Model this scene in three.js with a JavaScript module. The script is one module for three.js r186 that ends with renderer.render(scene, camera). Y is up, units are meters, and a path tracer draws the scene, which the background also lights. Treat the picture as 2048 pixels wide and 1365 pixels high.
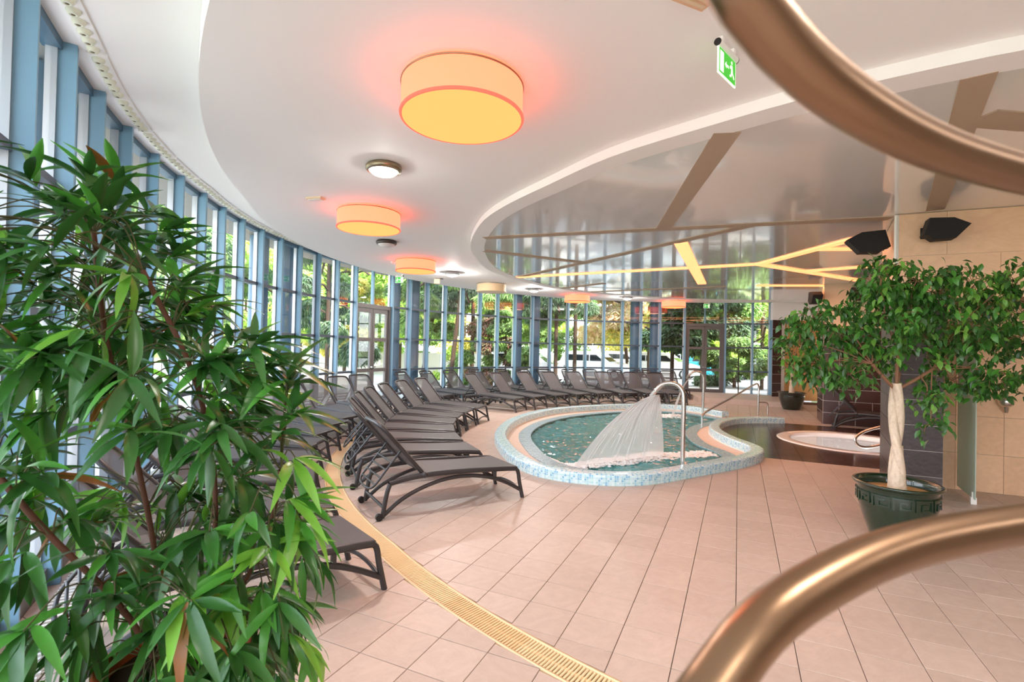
import * as THREE from 'three';
import { mergeGeometries } from 'three/addons/utils/BufferGeometryUtils.js';
import { RoundedBoxGeometry } from 'three/addons/geometries/RoundedBoxGeometry.js';
import { ImprovedNoise } from 'three/addons/math/ImprovedNoise.js';
import { RectAreaLightUniformsLib } from 'three/addons/lights/RectAreaLightUniformsLib.js';

// ------------------------------------------------------------------ camera, sky, sun, exposure
RectAreaLightUniformsLib.init();
const scene = new THREE.Scene();
const renderer = new THREE.WebGLRenderer({ antialias: true });
renderer.toneMapping = THREE.LinearToneMapping;
renderer.toneMappingExposure = 1.0;
renderer.shadowMap.enabled = true;
const camera = new THREE.PerspectiveCamera(68.63, 2048 / 1365, 0.05, 400);
camera.position.set(0, 1.61, 0);
camera.rotation.order = 'YXZ';
camera.rotation.set(0.012, 0, 0.022);
camera.focus = 4.5;
camera.userData.fStop = 4;

const skyHorizon = [1.48, 1.52, 1.57], skyZenith = [0.87, 1.07, 1.36], skyStrength = 5.0;
{
  const W = 64, H = 64, d = new Float32Array(W * H * 4);
  for (let j = 0; j < H; j++) {
    const el = ((j + 0.5) / H - 0.5) * Math.PI, k = Math.pow(Math.max(0, Math.sin(el)), 0.6);
    for (let i = 0; i < W; i++) for (let c = 0; c < 4; c++) d[(j * W + i) * 4 + c] = c === 3 ? 1 : skyHorizon[c] * (1 - k) + skyZenith[c] * k;
  }
  const t = new THREE.DataTexture(d, W, H, THREE.RGBAFormat, THREE.FloatType);
  t.mapping = THREE.EquirectangularReflectionMapping; t.magFilter = THREE.LinearFilter; t.minFilter = THREE.LinearFilter; t.needsUpdate = true;
  scene.background = t; scene.environment = t; scene.backgroundIntensity = skyStrength; scene.environmentIntensity = skyStrength;
}
const sun = new THREE.DirectionalLight(0xfff6ea, 12);
sun.position.set(30, 52, 26); sun.target.position.set(0, 0, -10); sun.castShadow = true; sun.shadow.radius = 2;
Object.assign(sun.shadow.camera, { left: -60, right: 60, top: 60, bottom: -60, far: 200 });
sun.shadow.mapSize.set(4096, 4096);
scene.add(sun, sun.target);

// ------------------------------------------------------------------ helpers
let seed = 7;
const rnd = () => { seed = (seed + 0x6d2b79f5) | 0; let t = Math.imul(seed ^ (seed >>> 15), 1 | seed); t = (t + Math.imul(t ^ (t >>> 7), 61 | t)) ^ t; return ((t ^ (t >>> 14)) >>> 0) / 4294967296; };
const rr = (a, b) => a + (b - a) * rnd();
const pick = (a) => a[Math.floor(rnd() * a.length)];
const noise = new ImprovedNoise();
const D2R = Math.PI / 180;
const V = (x, y, d) => new THREE.Vector3(x, y, -d);           // plan x, height, distance ahead
const names = {};
const numbered = (n) => { const k = names[n] ?? 0; names[n] = k + 1; return k ? n + '_' + String(k).padStart(3, '0') : n; };
const sh = (o) => { o.castShadow = true; o.receiveShadow = true; return o; };
function mesh(name, geo, mat, parent) { const m = sh(new THREE.Mesh(geo, mat)); m.name = name; if (parent) parent.add(m); return m; }
function tag(o, label, category, group) { o.userData.label = label; o.userData.category = category; if (group) o.userData.group = group; return o; }
function thing(name, label, category, pos, turn = 0, group) {
  const g = new THREE.Group(); g.name = numbered(name); if (pos) g.position.copy(pos); g.rotation.y = turn; scene.add(g); return tag(g, label, category, group);
}
function single(name, geo, mat, label, category, group) { const m = mesh(numbered(name), geo, mat, scene); return tag(m, label, category, group); }
function structure(name, label) { const g = new THREE.Group(); g.name = name; g.userData.kind = 'structure'; if (label) g.userData.label = label; scene.add(g); return g; }
const merge = (list) => mergeGeometries(list.map((g) => { const q = g.index ? g.toNonIndexed() : g; for (const k of Object.keys(q.attributes)) if (!['position', 'normal', 'uv'].includes(k)) q.deleteAttribute(k); if (!q.attributes.uv) q.setAttribute('uv', new THREE.BufferAttribute(new Float32Array(q.attributes.position.count * 2), 2)); return q; }));
const boxG = (w, h, d, x = 0, y = 0, z = 0, ry = 0) => { const g = new THREE.BoxGeometry(w, h, d); if (ry) g.rotateY(ry); g.translate(x, y, z); return g; };
const rbox = (w, h, d, r, s = 2) => new RoundedBoxGeometry(w, h, d, s, r);
const tube = (pts, r, seg = 24, rad = 8, closed = false, type = 'centripetal') => new THREE.TubeGeometry(new THREE.CatmullRomCurve3(pts.map((p) => (p.isVector3 ? p : new THREE.Vector3(...p))), closed, type), seg, r, rad, closed);
const bar = (a, b, r, rad = 8) => { const A = a.isVector3 ? a : new THREE.Vector3(...a), B = b.isVector3 ? b : new THREE.Vector3(...b); const g = new THREE.CylinderGeometry(r, r, A.distanceTo(B), rad); g.applyQuaternion(new THREE.Quaternion().setFromUnitVectors(new THREE.Vector3(0, 1, 0), B.clone().sub(A).normalize())); const m = A.clone().add(B).multiplyScalar(0.5); g.translate(m.x, m.y, m.z); return g; };
const lathe = (pts, seg = 40) => new THREE.LatheGeometry(pts.map(([r, y]) => new THREE.Vector2(r, y)), seg);
// a flat slab from a plan outline [[x, d], ...]
function slab(pts, y0, y1, holes = []) {
  const s = new THREE.Shape(pts.map(([x, d]) => new THREE.Vector2(x, d)));
  for (const h of holes) s.holes.push(new THREE.Path(h.map(([x, d]) => new THREE.Vector2(x, d))));
  const g = new THREE.ExtrudeGeometry(s, { depth: y1 - y0, bevelEnabled: false }); g.rotateX(-Math.PI / 2); g.translate(0, y0, 0); return g;
}
// vertical wall slab between two plan points; side = +1 puts the thickness to the left of the direction a -> b
function wallG(a, b, y0, y1, t, side = 1) {
  const L = Math.hypot(b[0] - a[0], b[1] - a[1]), g = new THREE.BoxGeometry(L, y1 - y0, t), ang = Math.atan2(b[1] - a[1], b[0] - a[0]);
  g.translate(L / 2, (y0 + y1) / 2, (-side * t) / 2); g.rotateY(ang); g.translate(a[0], 0, -a[1]); return g;
}
const smooth = (pts, n, closed = true) => new THREE.CatmullRomCurve3(pts.map(([x, d]) => new THREE.Vector3(x, d, 0)), closed, 'centripetal').getSpacedPoints(n).slice(0, closed ? n : n + 1).map((p) => [p.x, p.y]);
function offset(pts, o, closed = true) {
  const n = pts.length; return pts.map((p, i) => { const a = pts[closed ? (i + n - 1) % n : Math.max(0, i - 1)], b = pts[closed ? (i + 1) % n : Math.min(n - 1, i + 1)], dx = b[0] - a[0], dy = b[1] - a[1], l = Math.hypot(dx, dy) || 1; return [p[0] + (dy / l) * o, p[1] - (dx / l) * o]; });
}
const inside = (p, poly) => { let c = false; for (let i = 0, j = poly.length - 1; i < poly.length; j = i++) { const [xi, yi] = poly[i], [xj, yj] = poly[j]; if (yi > p[1] !== yj > p[1] && p[0] < ((xj - xi) * (p[1] - yi)) / (yj - yi) + xi) c = !c; } return c; };
// sweep a profile [[offset, y], ...] along an open plan line; uv in metres
function sweepPlan(pts, profile, caps = true) {
  const pos = [], uv = [], idx = [], n = pts.length, m = profile.length; let run = 0; const pl = [0];
  for (let j = 1; j < m; j++) pl.push(pl[j - 1] + Math.hypot(profile[j][0] - profile[j - 1][0], profile[j][1] - profile[j - 1][1]));
  for (let i = 0; i < n; i++) {
    const a = pts[Math.max(0, i - 1)], b = pts[Math.min(n - 1, i + 1)], l = Math.hypot(b[0] - a[0], b[1] - a[1]) || 1, nx = (b[1] - a[1]) / l, ny = -(b[0] - a[0]) / l;
    if (i) run += Math.hypot(pts[i][0] - pts[i - 1][0], pts[i][1] - pts[i - 1][1]);
    for (let j = 0; j < m; j++) { pos.push(pts[i][0] + nx * profile[j][0], profile[j][1], -(pts[i][1] + ny * profile[j][0])); uv.push(run, pl[j]); }
    if (i) for (let j = 0; j < m - 1; j++) { const q = (i - 1) * m + j; idx.push(q, q + m, q + 1, q + 1, q + m, q + m + 1); }
  }
  const g = new THREE.BufferGeometry(); g.setAttribute('position', new THREE.Float32BufferAttribute(pos, 3)); g.setAttribute('uv', new THREE.Float32BufferAttribute(uv, 2)); g.setIndex(idx); g.computeVertexNormals();
  if (!caps) return g;
  const cap = (i) => { const p = [], u = [], o = i * m * 3; for (let j = 1; j < m - 1; j++) for (const q of i ? [0, j + 1, j] : [0, j, j + 1]) { p.push(pos[o + q * 3], pos[o + q * 3 + 1], pos[o + q * 3 + 2]); u.push(profile[q][0], profile[q][1]); } const c = new THREE.BufferGeometry(); c.setAttribute('position', new THREE.Float32BufferAttribute(p, 3)); c.setAttribute('uv', new THREE.Float32BufferAttribute(u, 2)); c.computeVertexNormals(); return c; };
  return merge([g, cap(0), cap(n - 1)]);
}

// ------------------------------------------------------------------ textures and materials
function canvasTex(w, h, draw, srgb = true, repeat) {
  const c = document.createElement('canvas'); c.width = w; c.height = h; draw(c.getContext('2d'), w, h);
  const t = new THREE.CanvasTexture(c); t.wrapS = t.wrapT = THREE.RepeatWrapping; if (srgb) t.colorSpace = THREE.SRGBColorSpace; if (repeat) t.repeat.set(...repeat); return t;
}
function noiseTex(n, base, amp, scales, repeat, seedZ = 0) {   // grain: base colour (sRGB 0..255) with layered tileable noise
  const d = new Uint8Array(n * n * 4);
  for (let j = 0; j < n; j++) for (let i = 0; i < n; i++) {
    let v = 0; const a = (i / n) * 2 * Math.PI, b = (j / n) * 2 * Math.PI;
    for (const [s, k] of scales) v += k * (noise.noise(Math.cos(a) * s + 9.1 + seedZ, Math.sin(a) * s + Math.cos(b) * s * 1.31, Math.sin(b) * s + 4.7));
    v += (rnd() - 0.5) * 0.25;
    for (let c = 0; c < 3; c++) d[(j * n + i) * 4 + c] = Math.max(0, Math.min(255, base[c] + amp * v)); d[(j * n + i) * 4 + 3] = 255;
  }
  const t = new THREE.DataTexture(d, n, n); t.colorSpace = THREE.SRGBColorSpace; t.wrapS = t.wrapT = THREE.RepeatWrapping; t.magFilter = THREE.LinearFilter; t.minFilter = THREE.LinearFilter; t.repeat.set(...repeat); t.needsUpdate = true; return t;
}
const S = (color, roughness = 0.6, metalness = 0, extra = {}) => new THREE.MeshStandardMaterial({ color, roughness, metalness, ...extra });
const Ph = (color, roughness, extra = {}) => new THREE.MeshPhysicalMaterial({ color, roughness, ...extra });
const mosaicTex = (cols, grout, n = 16, px = 32) => canvasTex(n * px, n * px, (g, w, h) => {
  g.fillStyle = grout; g.fillRect(0, 0, w, h);
  for (let i = 0; i < n; i++) for (let j = 0; j < n; j++) { g.fillStyle = pick(cols); g.fillRect(i * px + 2, j * px + 2, px - 4, px - 4); }
}, true, [1 / (n * 0.025), 1 / (n * 0.025)]);
const mosaicCols = ['#bfe3ea', '#a9d8e6', '#cdeaf0', '#9fd0e0', '#b5dfe4', '#d8eff2', '#94cbe2', '#c4e7e6', '#b9e0ea', '#aadbe0', '#cfe9ee', '#c9eaf0', '#d5eef2', '#7fbadb'];
const M = {
  tiles: [[200, 179, 165], [197, 176, 162], [203, 182, 168], [195, 174, 160]].map((c, i) => S(0xffffff, 0.42, 0, { map: noiseTex(128, c, 8, [[1.2, 0.8], [4, 0.5]], [1, 1], i * 3.3) })),
  grout: S(0x5a3c30, 0.9),
  darkTiles: [[70, 46, 42], [64, 41, 38], [76, 51, 46]].map((c, i) => S(0xffffff, 0.22, 0, { map: noiseTex(128, c, 10, [[1.5, 0.7], [5, 0.4]], [1, 1], i * 5.1) })),
  darkGrout: S(0x6b4f48, 0.8),
  slate: [[66, 56, 55], [60, 50, 50], [74, 64, 63]].map((c, i) => S(0xffffff, 0.38, 0, { map: noiseTex(128, c, 18, [[1.2, 0.9], [4, 0.6]], [1, 1], i * 2.2) })),
  paleGrout: S(0xcfc4ba, 0.8),
  creamTiles: [[232, 190, 152], [227, 184, 146]].map((c, i) => S(0xffffff, 0.45, 0, { map: noiseTex(128, c, 10, [[1.2, 0.7], [4, 0.4]], [1, 1], i * 2.9) })),
  creamGrout: S(0xa98f74, 0.8),
  plaster: S(0xf7f3f0, 0.7),
  creamWall: S(0xe3c9a8, 0.6),
  woodWall: S(0xd39a5c, 0.55),
  gloss: Ph(0xf0ebe6, 0.16, { clearcoat: 1, clearcoatRoughness: 0.05, specularIntensity: 1 }),
  tanStrip: S(0xb79f88, 0.6),
  stripGap: S(0x3a332e, 0.7),
  blue: S(0x7ba3bb, 0.42, 0.0),
  blueDark: S(0x4c697f, 0.45, 0.0),
  alu: S(0xc8ccd0, 0.35, 0.6),
  doorFrame: S(0x6c6866, 0.45, 0.2),
  bar: S(0x4b5560, 0.45, 0.2),
  glass: Ph(0xffffff, 0.0, { transmission: 1, thickness: 0, ior: 1.7 }),
  frosted: Ph(0xcfe0d2, 0.55, { transmission: 0.55, thickness: 0 }),
  mosaic: Ph(0xffffff, 0.22, { map: mosaicTex(mosaicCols, '#e3eff0') }),
  mosaicRim: Ph(0xffffff, 0.3, { map: mosaicTex(['#7ea3b4', '#93b8c4', '#6b91a6', '#a5c3cc', '#84a7b0', '#b4ccd2', '#5d86a0'], '#b9c6c8') }),
  basin: Ph(0xffffff, 0.3, { map: mosaicTex(['#45bcc4', '#57cacc', '#3cafba', '#66d2d0', '#4cc0c6'], '#86d4d2') }),
  water: Ph(0x86cdd2, 0.03, { transmission: 0.62, thickness: 0, ior: 1.33 }),
  jacuzziWater: Ph(0xf0f7fa, 0.05, { transmission: 0.7, thickness: 0, ior: 1.33 }),
  foam: S(0xf4f6f7, 0.6),
  waterSheet: Ph(0xfbfdfd, 0.9, { transmission: 0.5, thickness: 0, transparent: true, opacity: 0.66 }),
  waterStrand: Ph(0xffffff, 0.5, { transmission: 0.4, thickness: 0 }),
  acrylic: Ph(0xf3efec, 0.15, { clearcoat: 0.5 }),
  ledge: S(0xffffff, 0.5, 0, { map: noiseTex(128, [222, 200, 184], 10, [[1.2, 0.8], [4, 0.5]], [2, 2], 8) }),
  steel: S(0xd6d2cd, 0.22, 1),
  steelBrushed: S(0x94785f, 0.34, 1),
  lounger: S(0x363435, 0.36, 0),
  loungerBlack: S(0x1d1c1c, 0.5),
  sling: S(0x4d4949, 0.55),
  slingBack: S(0x4d4949, 0.55, 0, { transparent: true, opacity: 0.82 }),
  black: S(0x0d0b0b, 0.55),
  speaker: S(0x151212, 0.75),
  slat: S(0xf0d2a4, 0.5),
  slatOld: S(0xeac694, 0.5),
  channel: S(0x1c130f, 0.9),
  jet: S(0xe2e0cc, 0.4),
  jetHole: S(0x6b5c44, 0.7),
  drumSide: S(0x5a3a2c, 0.8, 0, { emissive: new THREE.Color(5, 0.52, 0.25), emissiveIntensity: 1 }),
  drumBottom: S(0x5a3a2c, 0.8, 0, { emissive: new THREE.Color(5, 0.62, 0.16), emissiveIntensity: 1 }),
  drumBand: S(0x5a3028, 0.8, 0, { emissive: new THREE.Color(1.4, 0.2, 0.12), emissiveIntensity: 1 }),
  drumOff: S(0xe6c9a0, 0.7),
  drumOffBottom: S(0xf0ddc4, 0.7),
  brass: S(0x9c8d74, 0.3, 0.9),
  bronze: S(0x55504c, 0.35, 0.8),
  domeOn: S(0xffffff, 0.4, 0, { emissive: new THREE.Color(4, 3.6, 2.9), emissiveIntensity: 1 }),
  domeOff: S(0xe7e3df, 0.35),
  tubLamp: S(0xffffff, 0.4, 0, { emissive: new THREE.Color(3, 3.1, 3.2), emissiveIntensity: 1 }),
  litStrip: S(0xffd8a8, 0.6, 0, { emissive: new THREE.Color(2.4, 0.6, 0.2), emissiveIntensity: 1 }),
  exitGreen: S(0x2fb82a, 0.4, 0, { emissive: new THREE.Color(0.1, 0.55, 0.06), emissiveIntensity: 1 }),
  exitWhite: S(0xf4fff0, 0.4, 0, { emissive: new THREE.Color(0.8, 1.0, 0.75), emissiveIntensity: 1 }),
  terracotta: S(0xb8562c, 0.6),
  soil: S(0x3a2618, 0.95),
  gravel: S(0xb98e58, 0.9),
  glazeGreen: Ph(0x0a2a19, 0.25, { clearcoat: 1, clearcoatRoughness: 0.05 }),
  glazeDark: Ph(0x0d1f16, 0.2, { clearcoat: 1, clearcoatRoughness: 0.05 }),
  ficusBark: S(0xffffff, 0.8, 0, { map: noiseTex(128, [216, 196, 172], 26, [[1.2, 0.8], [5, 0.6]], [2, 1], 3) }),
  twig: S(0x8a6248, 0.8),
  twigDark: S(0x4f4a2a, 0.8),
  bark: S(0x5a3522, 0.85),
  treeBark: S(0x4b3a2c, 0.9),
  carWhite: Ph(0xf2f3f4, 0.25, { clearcoat: 1 }),
  carTeal: Ph(0x1b9bb0, 0.25, { clearcoat: 1 }),
  carGlass: Ph(0x1a2226, 0.08),
  tyre: S(0x1a1a1a, 0.8),
  rim: S(0xb9bcc0, 0.35, 0.8),
  asphalt: S(0xd2d0cc, 0.9),
  paving: S(0xa8a6a4, 0.85),
  lawn: S(0xffffff, 0.95, 0, { map: noiseTex(128, [128, 136, 86], 36, [[2, 0.8], [6, 0.7]], [0.15, 0.15], 1) }),
  whiteWall: S(0xece8e0, 0.8),
  soffit: S(0x958c80, 0.8),
};
const leafMat = (c, o = 0.35, rough = 0.45) => Ph(c, rough, { transmission: o, thickness: 0 });

// ------------------------------------------------------------------ the plan: facade curve, grid directions
const C = [5, 8.7];
const rf = (t) => 9.3 + (t > 195 ? 0.015 * (t - 195) : 0) + (t > 214 ? 0.002 * (t - 214) ** 2 : 0);     // inner edge of the glazing fins
const pol = (t, r) => [C[0] + r * Math.cos(t * D2R), C[1] + r * Math.sin(t * D2R)];
const facade = (o, t0 = 62, t1 = 262, st = 2) => { const a = []; for (let t = t0; t <= t1 + 1e-6; t += st) a.push(pol(t, rf(t) + o)); return a; };
const AX = [Math.sin(24.4 * D2R), Math.cos(24.4 * D2R)], BX = [Math.cos(24.4 * D2R), -Math.sin(24.4 * D2R)];   // tile directions
const ab = (a, b) => [a * AX[0] + b * BX[0], a * AX[1] + b * BX[1]];
const toA = (p) => p[0] * AX[0] + p[1] * AX[1], toB = (p) => p[0] * BX[0] + p[1] * BX[1];
const ringEdge = (t) => 8.65 + Math.max(0, t - 200) * 0.0165;
const H0 = 3.54, H1 = 3.28, H2 = 3.2;
const drainIn = (t) => 7.52 + Math.max(0, t - 218) * 0.0095, drainOut = (t) => drainIn(t) + 0.17;

// pool outline
const curbLine = smooth([[6.25, 11.52], [5.6, 11.46], [5.15, 11.33], [4.75, 11.02], [4.4, 10.6], [4.12, 10.1], [3.95, 9.6], [3.87, 9.1], [3.85, 8.6], [3.88, 8.2], [3.86, 7.85], [3.72, 7.55], [3.5, 7.3], [3.2, 7.05], [2.8, 6.78], [2.35, 6.5], [1.95, 6.24], [1.6, 6.06], [1.3, 6.0], [1.0, 6.02], [0.75, 6.1], [0.5, 6.25], [0.32, 6.45], [0.15, 6.8], [0.02, 7.25], [-0.1, 7.9], [-0.16, 8.5], [-0.13, 9.2], [0.05, 10.25], [0.48, 11.4], [1.1, 12.35], [1.92, 13.0], [2.75, 13.45], [3.6, 13.72], [4.35, 13.72], [4.9, 13.35], [5.15, 12.8], [5.3, 12.35]], 220, false);
const waterEdge = smooth([[3.5, 10.0], [3.3, 9.3], [3.22, 8.6], [3.3, 8.05], [3.26, 7.7], [2.9, 7.4], [2.5, 7.12], [2.1, 6.85], [1.75, 6.68], [1.4, 6.62], [1.1, 6.66], [0.85, 6.85], [0.68, 7.1], [0.55, 7.5], [0.45, 8.1], [0.38, 8.8], [0.4, 9.4], [0.55, 10.1], [0.85, 10.9], [1.36, 11.7], [2.1, 12.4], [2.8, 12.85], [3.5, 13.1], [4.1, 13.1], [4.5, 12.85], [4.75, 12.4], [4.9, 12.0], [4.5, 11.4], [3.95, 10.8]], 160);
const jac = { c: [6.25, 9.2], r: 1.2 };
const circle = (c, r, n = 64) => Array.from({ length: n }, (_, i) => [c[0] + r * Math.cos((i / n) * 2 * Math.PI), c[1] + r * Math.sin((i / n) * 2 * Math.PI)]);

// ------------------------------------------------------------------ floor
{
  const floor = structure('floor', 'terracotta square floor tiles laid round the pool');
  const room = [...facade(0.2, 62, 262, 3), [13.2, -6], [13.2, 15.3]];
  mesh('floor_bed', slab(room, -0.2, -0.03, [waterEdge.map((p) => p), circle(jac.c, jac.r - 0.2)]), M.grout, floor);
  const T = 0.2968, gap = 0.004, th = 0.03;
  const platform = (p) => toA(p) > 8.58 && toA(p) < 13.0 && toB(p) > -1.2;
  const clip = (poly, nx, ny, c) => { const out = []; for (let i = 0; i < poly.length; i++) { const a = poly[i], b = poly[(i + 1) % poly.length], da = nx * a[0] + ny * a[1] - c, db = nx * b[0] + ny * b[1] - c; if (da <= 0) out.push(a); if (da <= 0 !== db <= 0) { const t = da / (da - db); out.push([a[0] + (b[0] - a[0]) * t, a[1] + (b[1] - a[1]) * t]); } } return out; };
  const prism = (poly) => {                                    // tile with a narrow chamfer, bottom left open; poly counter-clockwise in (x, d)
    const pos = [], uv = [], put = (p, y) => { pos.push(p[0], y, -p[1]); uv.push(p[0] * 2.3, p[1] * 2.3); }, c = 0.0016, n = poly.length;
    const cx = poly.reduce((s, p) => s + p[0], 0) / n, cy = poly.reduce((s, p) => s + p[1], 0) / n;
    const top = poly.map((p) => { const l = Math.hypot(p[0] - cx, p[1] - cy) || 1, k = Math.max(0, 1 - (c * 1.4) / l); return [cx + (p[0] - cx) * k, cy + (p[1] - cy) * k]; });
    for (let i = 1; i < n - 1; i++) { put(top[0], 0); put(top[i], 0); put(top[i + 1], 0); }
    for (let i = 0; i < n; i++) { const j = (i + 1) % n; for (const [a, b, ya, yb] of [[top, poly, 0, -c], [poly, poly, -c, -th]]) { put(a[i], ya); put(b[i], yb); put(a[j], ya); put(a[j], ya); put(b[i], yb); put(b[j], yb); } }
    const g = new THREE.BufferGeometry(); g.setAttribute('position', new THREE.Float32BufferAttribute(pos, 3)); g.setAttribute('uv', new THREE.Float32BufferAttribute(uv, 2)); g.computeVertexNormals(); return g;
  };
  const curbPoly = curbLine, cells = [];
  const uv2px = (p) => { const z = p[1]; if (z < 1.2) return null; const u = 1024 + (1000 * p[0]) / z, v = 695 + (1000 * 1.61) / z; return u > -60 && u < 2110 && v < 1420 ? [u, v] : null; };
  const add = (poly, mat, dark) => { if (poly.length < 3) return; let ar = 0; for (let i = 0; i < poly.length; i++) { const a = poly[i], b = poly[(i + 1) % poly.length]; ar += a[0] * b[1] - a[1] * b[0]; } if (Math.abs(ar) < 0.0006) return; if (ar < 0) poly = poly.reverse(); const c = [poly.reduce((s, p) => s + p[0], 0) / poly.length, poly.reduce((s, p) => s + p[1], 0) / poly.length]; const px = uv2px(c); cells.push({ poly, mat, dark, c, size: px ? Math.abs(ar) / c[1] ** 3 : -1 / (1 + Math.hypot(...c)) }); };
  for (let i = -30; i < 62; i++) for (let j = -40; j < 40; j++) {
    const a0 = i * T, b0 = -2.069 + j * T, c = ab(a0 + T / 2, b0 + T / 2), dx = c[0] - C[0], dy = c[1] - C[1], r = Math.hypot(dx, dy), t = ((Math.atan2(dy, dx) / D2R) % 360 + 360) % 360;
    if (c[0] > 13 || c[1] < -5.8 || c[1] > 17.6) continue;
    if (t > 62 && t < 262 && r > rf(t) + 0.3) continue;
    if (t <= 62 && c[1] > 15.6) continue;
    if (t >= 262 && c[0] < 3) continue;
    const inn = inside(c, curbPoly), jd = Math.hypot(c[0] - jac.c[0], c[1] - jac.c[1]); let dn = 9, pn = null, pi = 0;
    if (c[0] > -0.8 && c[0] < 7 && c[1] > 5.4 && c[1] < 14.4) curbLine.forEach((p, i) => { const l = Math.hypot(p[0] - c[0], p[1] - c[1]); if (l < dn) { dn = l; pn = p; pi = i; } });
    if ((inn && dn > 0.24) || jd < jac.r - 0.35) continue;
    const dark = platform(c);
    const h = gap / 2; let poly = [ab(a0 + h, b0 + h), ab(a0 + h, b0 + T - h), ab(a0 + T - h, b0 + T - h), ab(a0 + T - h, b0 + h)];
    const mat = pick(dark ? M.darkTiles : M.tiles);
    if (dn < 0.24 && pi > 1 && pi < curbLine.length - 2) { const a = curbLine[pi - 1], b = curbLine[pi + 1], l = Math.hypot(b[0] - a[0], b[1] - a[1]); let nx = (b[1] - a[1]) / l, ny = -(b[0] - a[0]) / l; if (inside([pn[0] + nx * 0.05, pn[1] + ny * 0.05], curbPoly)) { nx = -nx; ny = -ny; } poly = clip(poly, -nx, -ny, -(nx * pn[0] + ny * pn[1])); }
    if (jd < jac.r + 0.15) { const nx = (c[0] - jac.c[0]) / jd, ny = (c[1] - jac.c[1]) / jd; poly = clip(poly, -nx, -ny, -(nx * jac.c[0] + ny * jac.c[1] + jac.r - 0.08)); }
    const din = drainIn(t), dout = drainOut(t), ux = dx / r, uy = dy / r, k = ux * C[0] + uy * C[1];
    if (t > 140 && t < 262 && r > din - 0.25 && r < dout + 0.25) {
      add(clip(poly, ux, uy, k + din - 0.012), mat, dark); add(clip(poly, -ux, -uy, -(k + dout + 0.012)), mat, dark); continue;
    }
    add(poly, mat, dark);
  }
  for (const dark of [false, true]) {
    const list = cells.filter((q) => q.dark === dark).sort((p, q) => q.size - p.size), nm = dark ? 'dark_tile' : 'tile';
    list.slice(0, dark ? 150 : 300).forEach((q) => mesh(nm, prism(q.poly), q.mat, floor));
    const rest = list.slice(dark ? 150 : 300), mats = dark ? M.darkTiles : M.tiles;
    const groups = mats.map((m) => rest.filter((q) => q.mat === m)).filter((l) => l.length);
    const geos = groups.map((l) => merge(l.map((q) => prism(q.poly)))), all = geos.length ? mergeGeometries(geos, true) : null;
    if (all) mesh(dark ? 'dark_tiles_beyond' : 'tiles_beyond', all, groups.map((l) => l[0].mat), floor).userData.kind = 'stuff';
  }
}

// ------------------------------------------------------------------ roof, ceilings
{
  const ceiling = structure('ceiling', 'white ceiling in stepped curved levels');
  const room = [...facade(0.17, 62, 262, 2), [13.4, -6.2], [13.4, 16.2]];
  mesh('upper_ceiling', slab(room, H0, H0 + 0.12), M.plaster, ceiling);
  const main = []; for (let t = 62; t <= 262; t += 1.5) main.push(pol(t, t > 235 ? Math.max(ringEdge(t), rf(t) - 0.7) : ringEdge(t)));
  mesh('lower_ceiling', slab([...main, [13.3, -6], [13.3, 16.4]], H1, H0 - 0.001), M.plaster, ceiling);
  const roof = structure('roof', 'flat roof slab with a projecting eave');
  mesh('roof_slab', slab([...facade(0.95, 58, 262, 2), [15, -9], [15, 19]], H0 + 0.125, H0 + 0.5), M.soffit, roof);
  mesh('eave_band', slab([...facade(0.95, 58, 262, 2), ...facade(0.16, 58, 262, 2).reverse()], H0 + 0.03, H0 + 0.123), M.soffit, roof);
}
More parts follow.
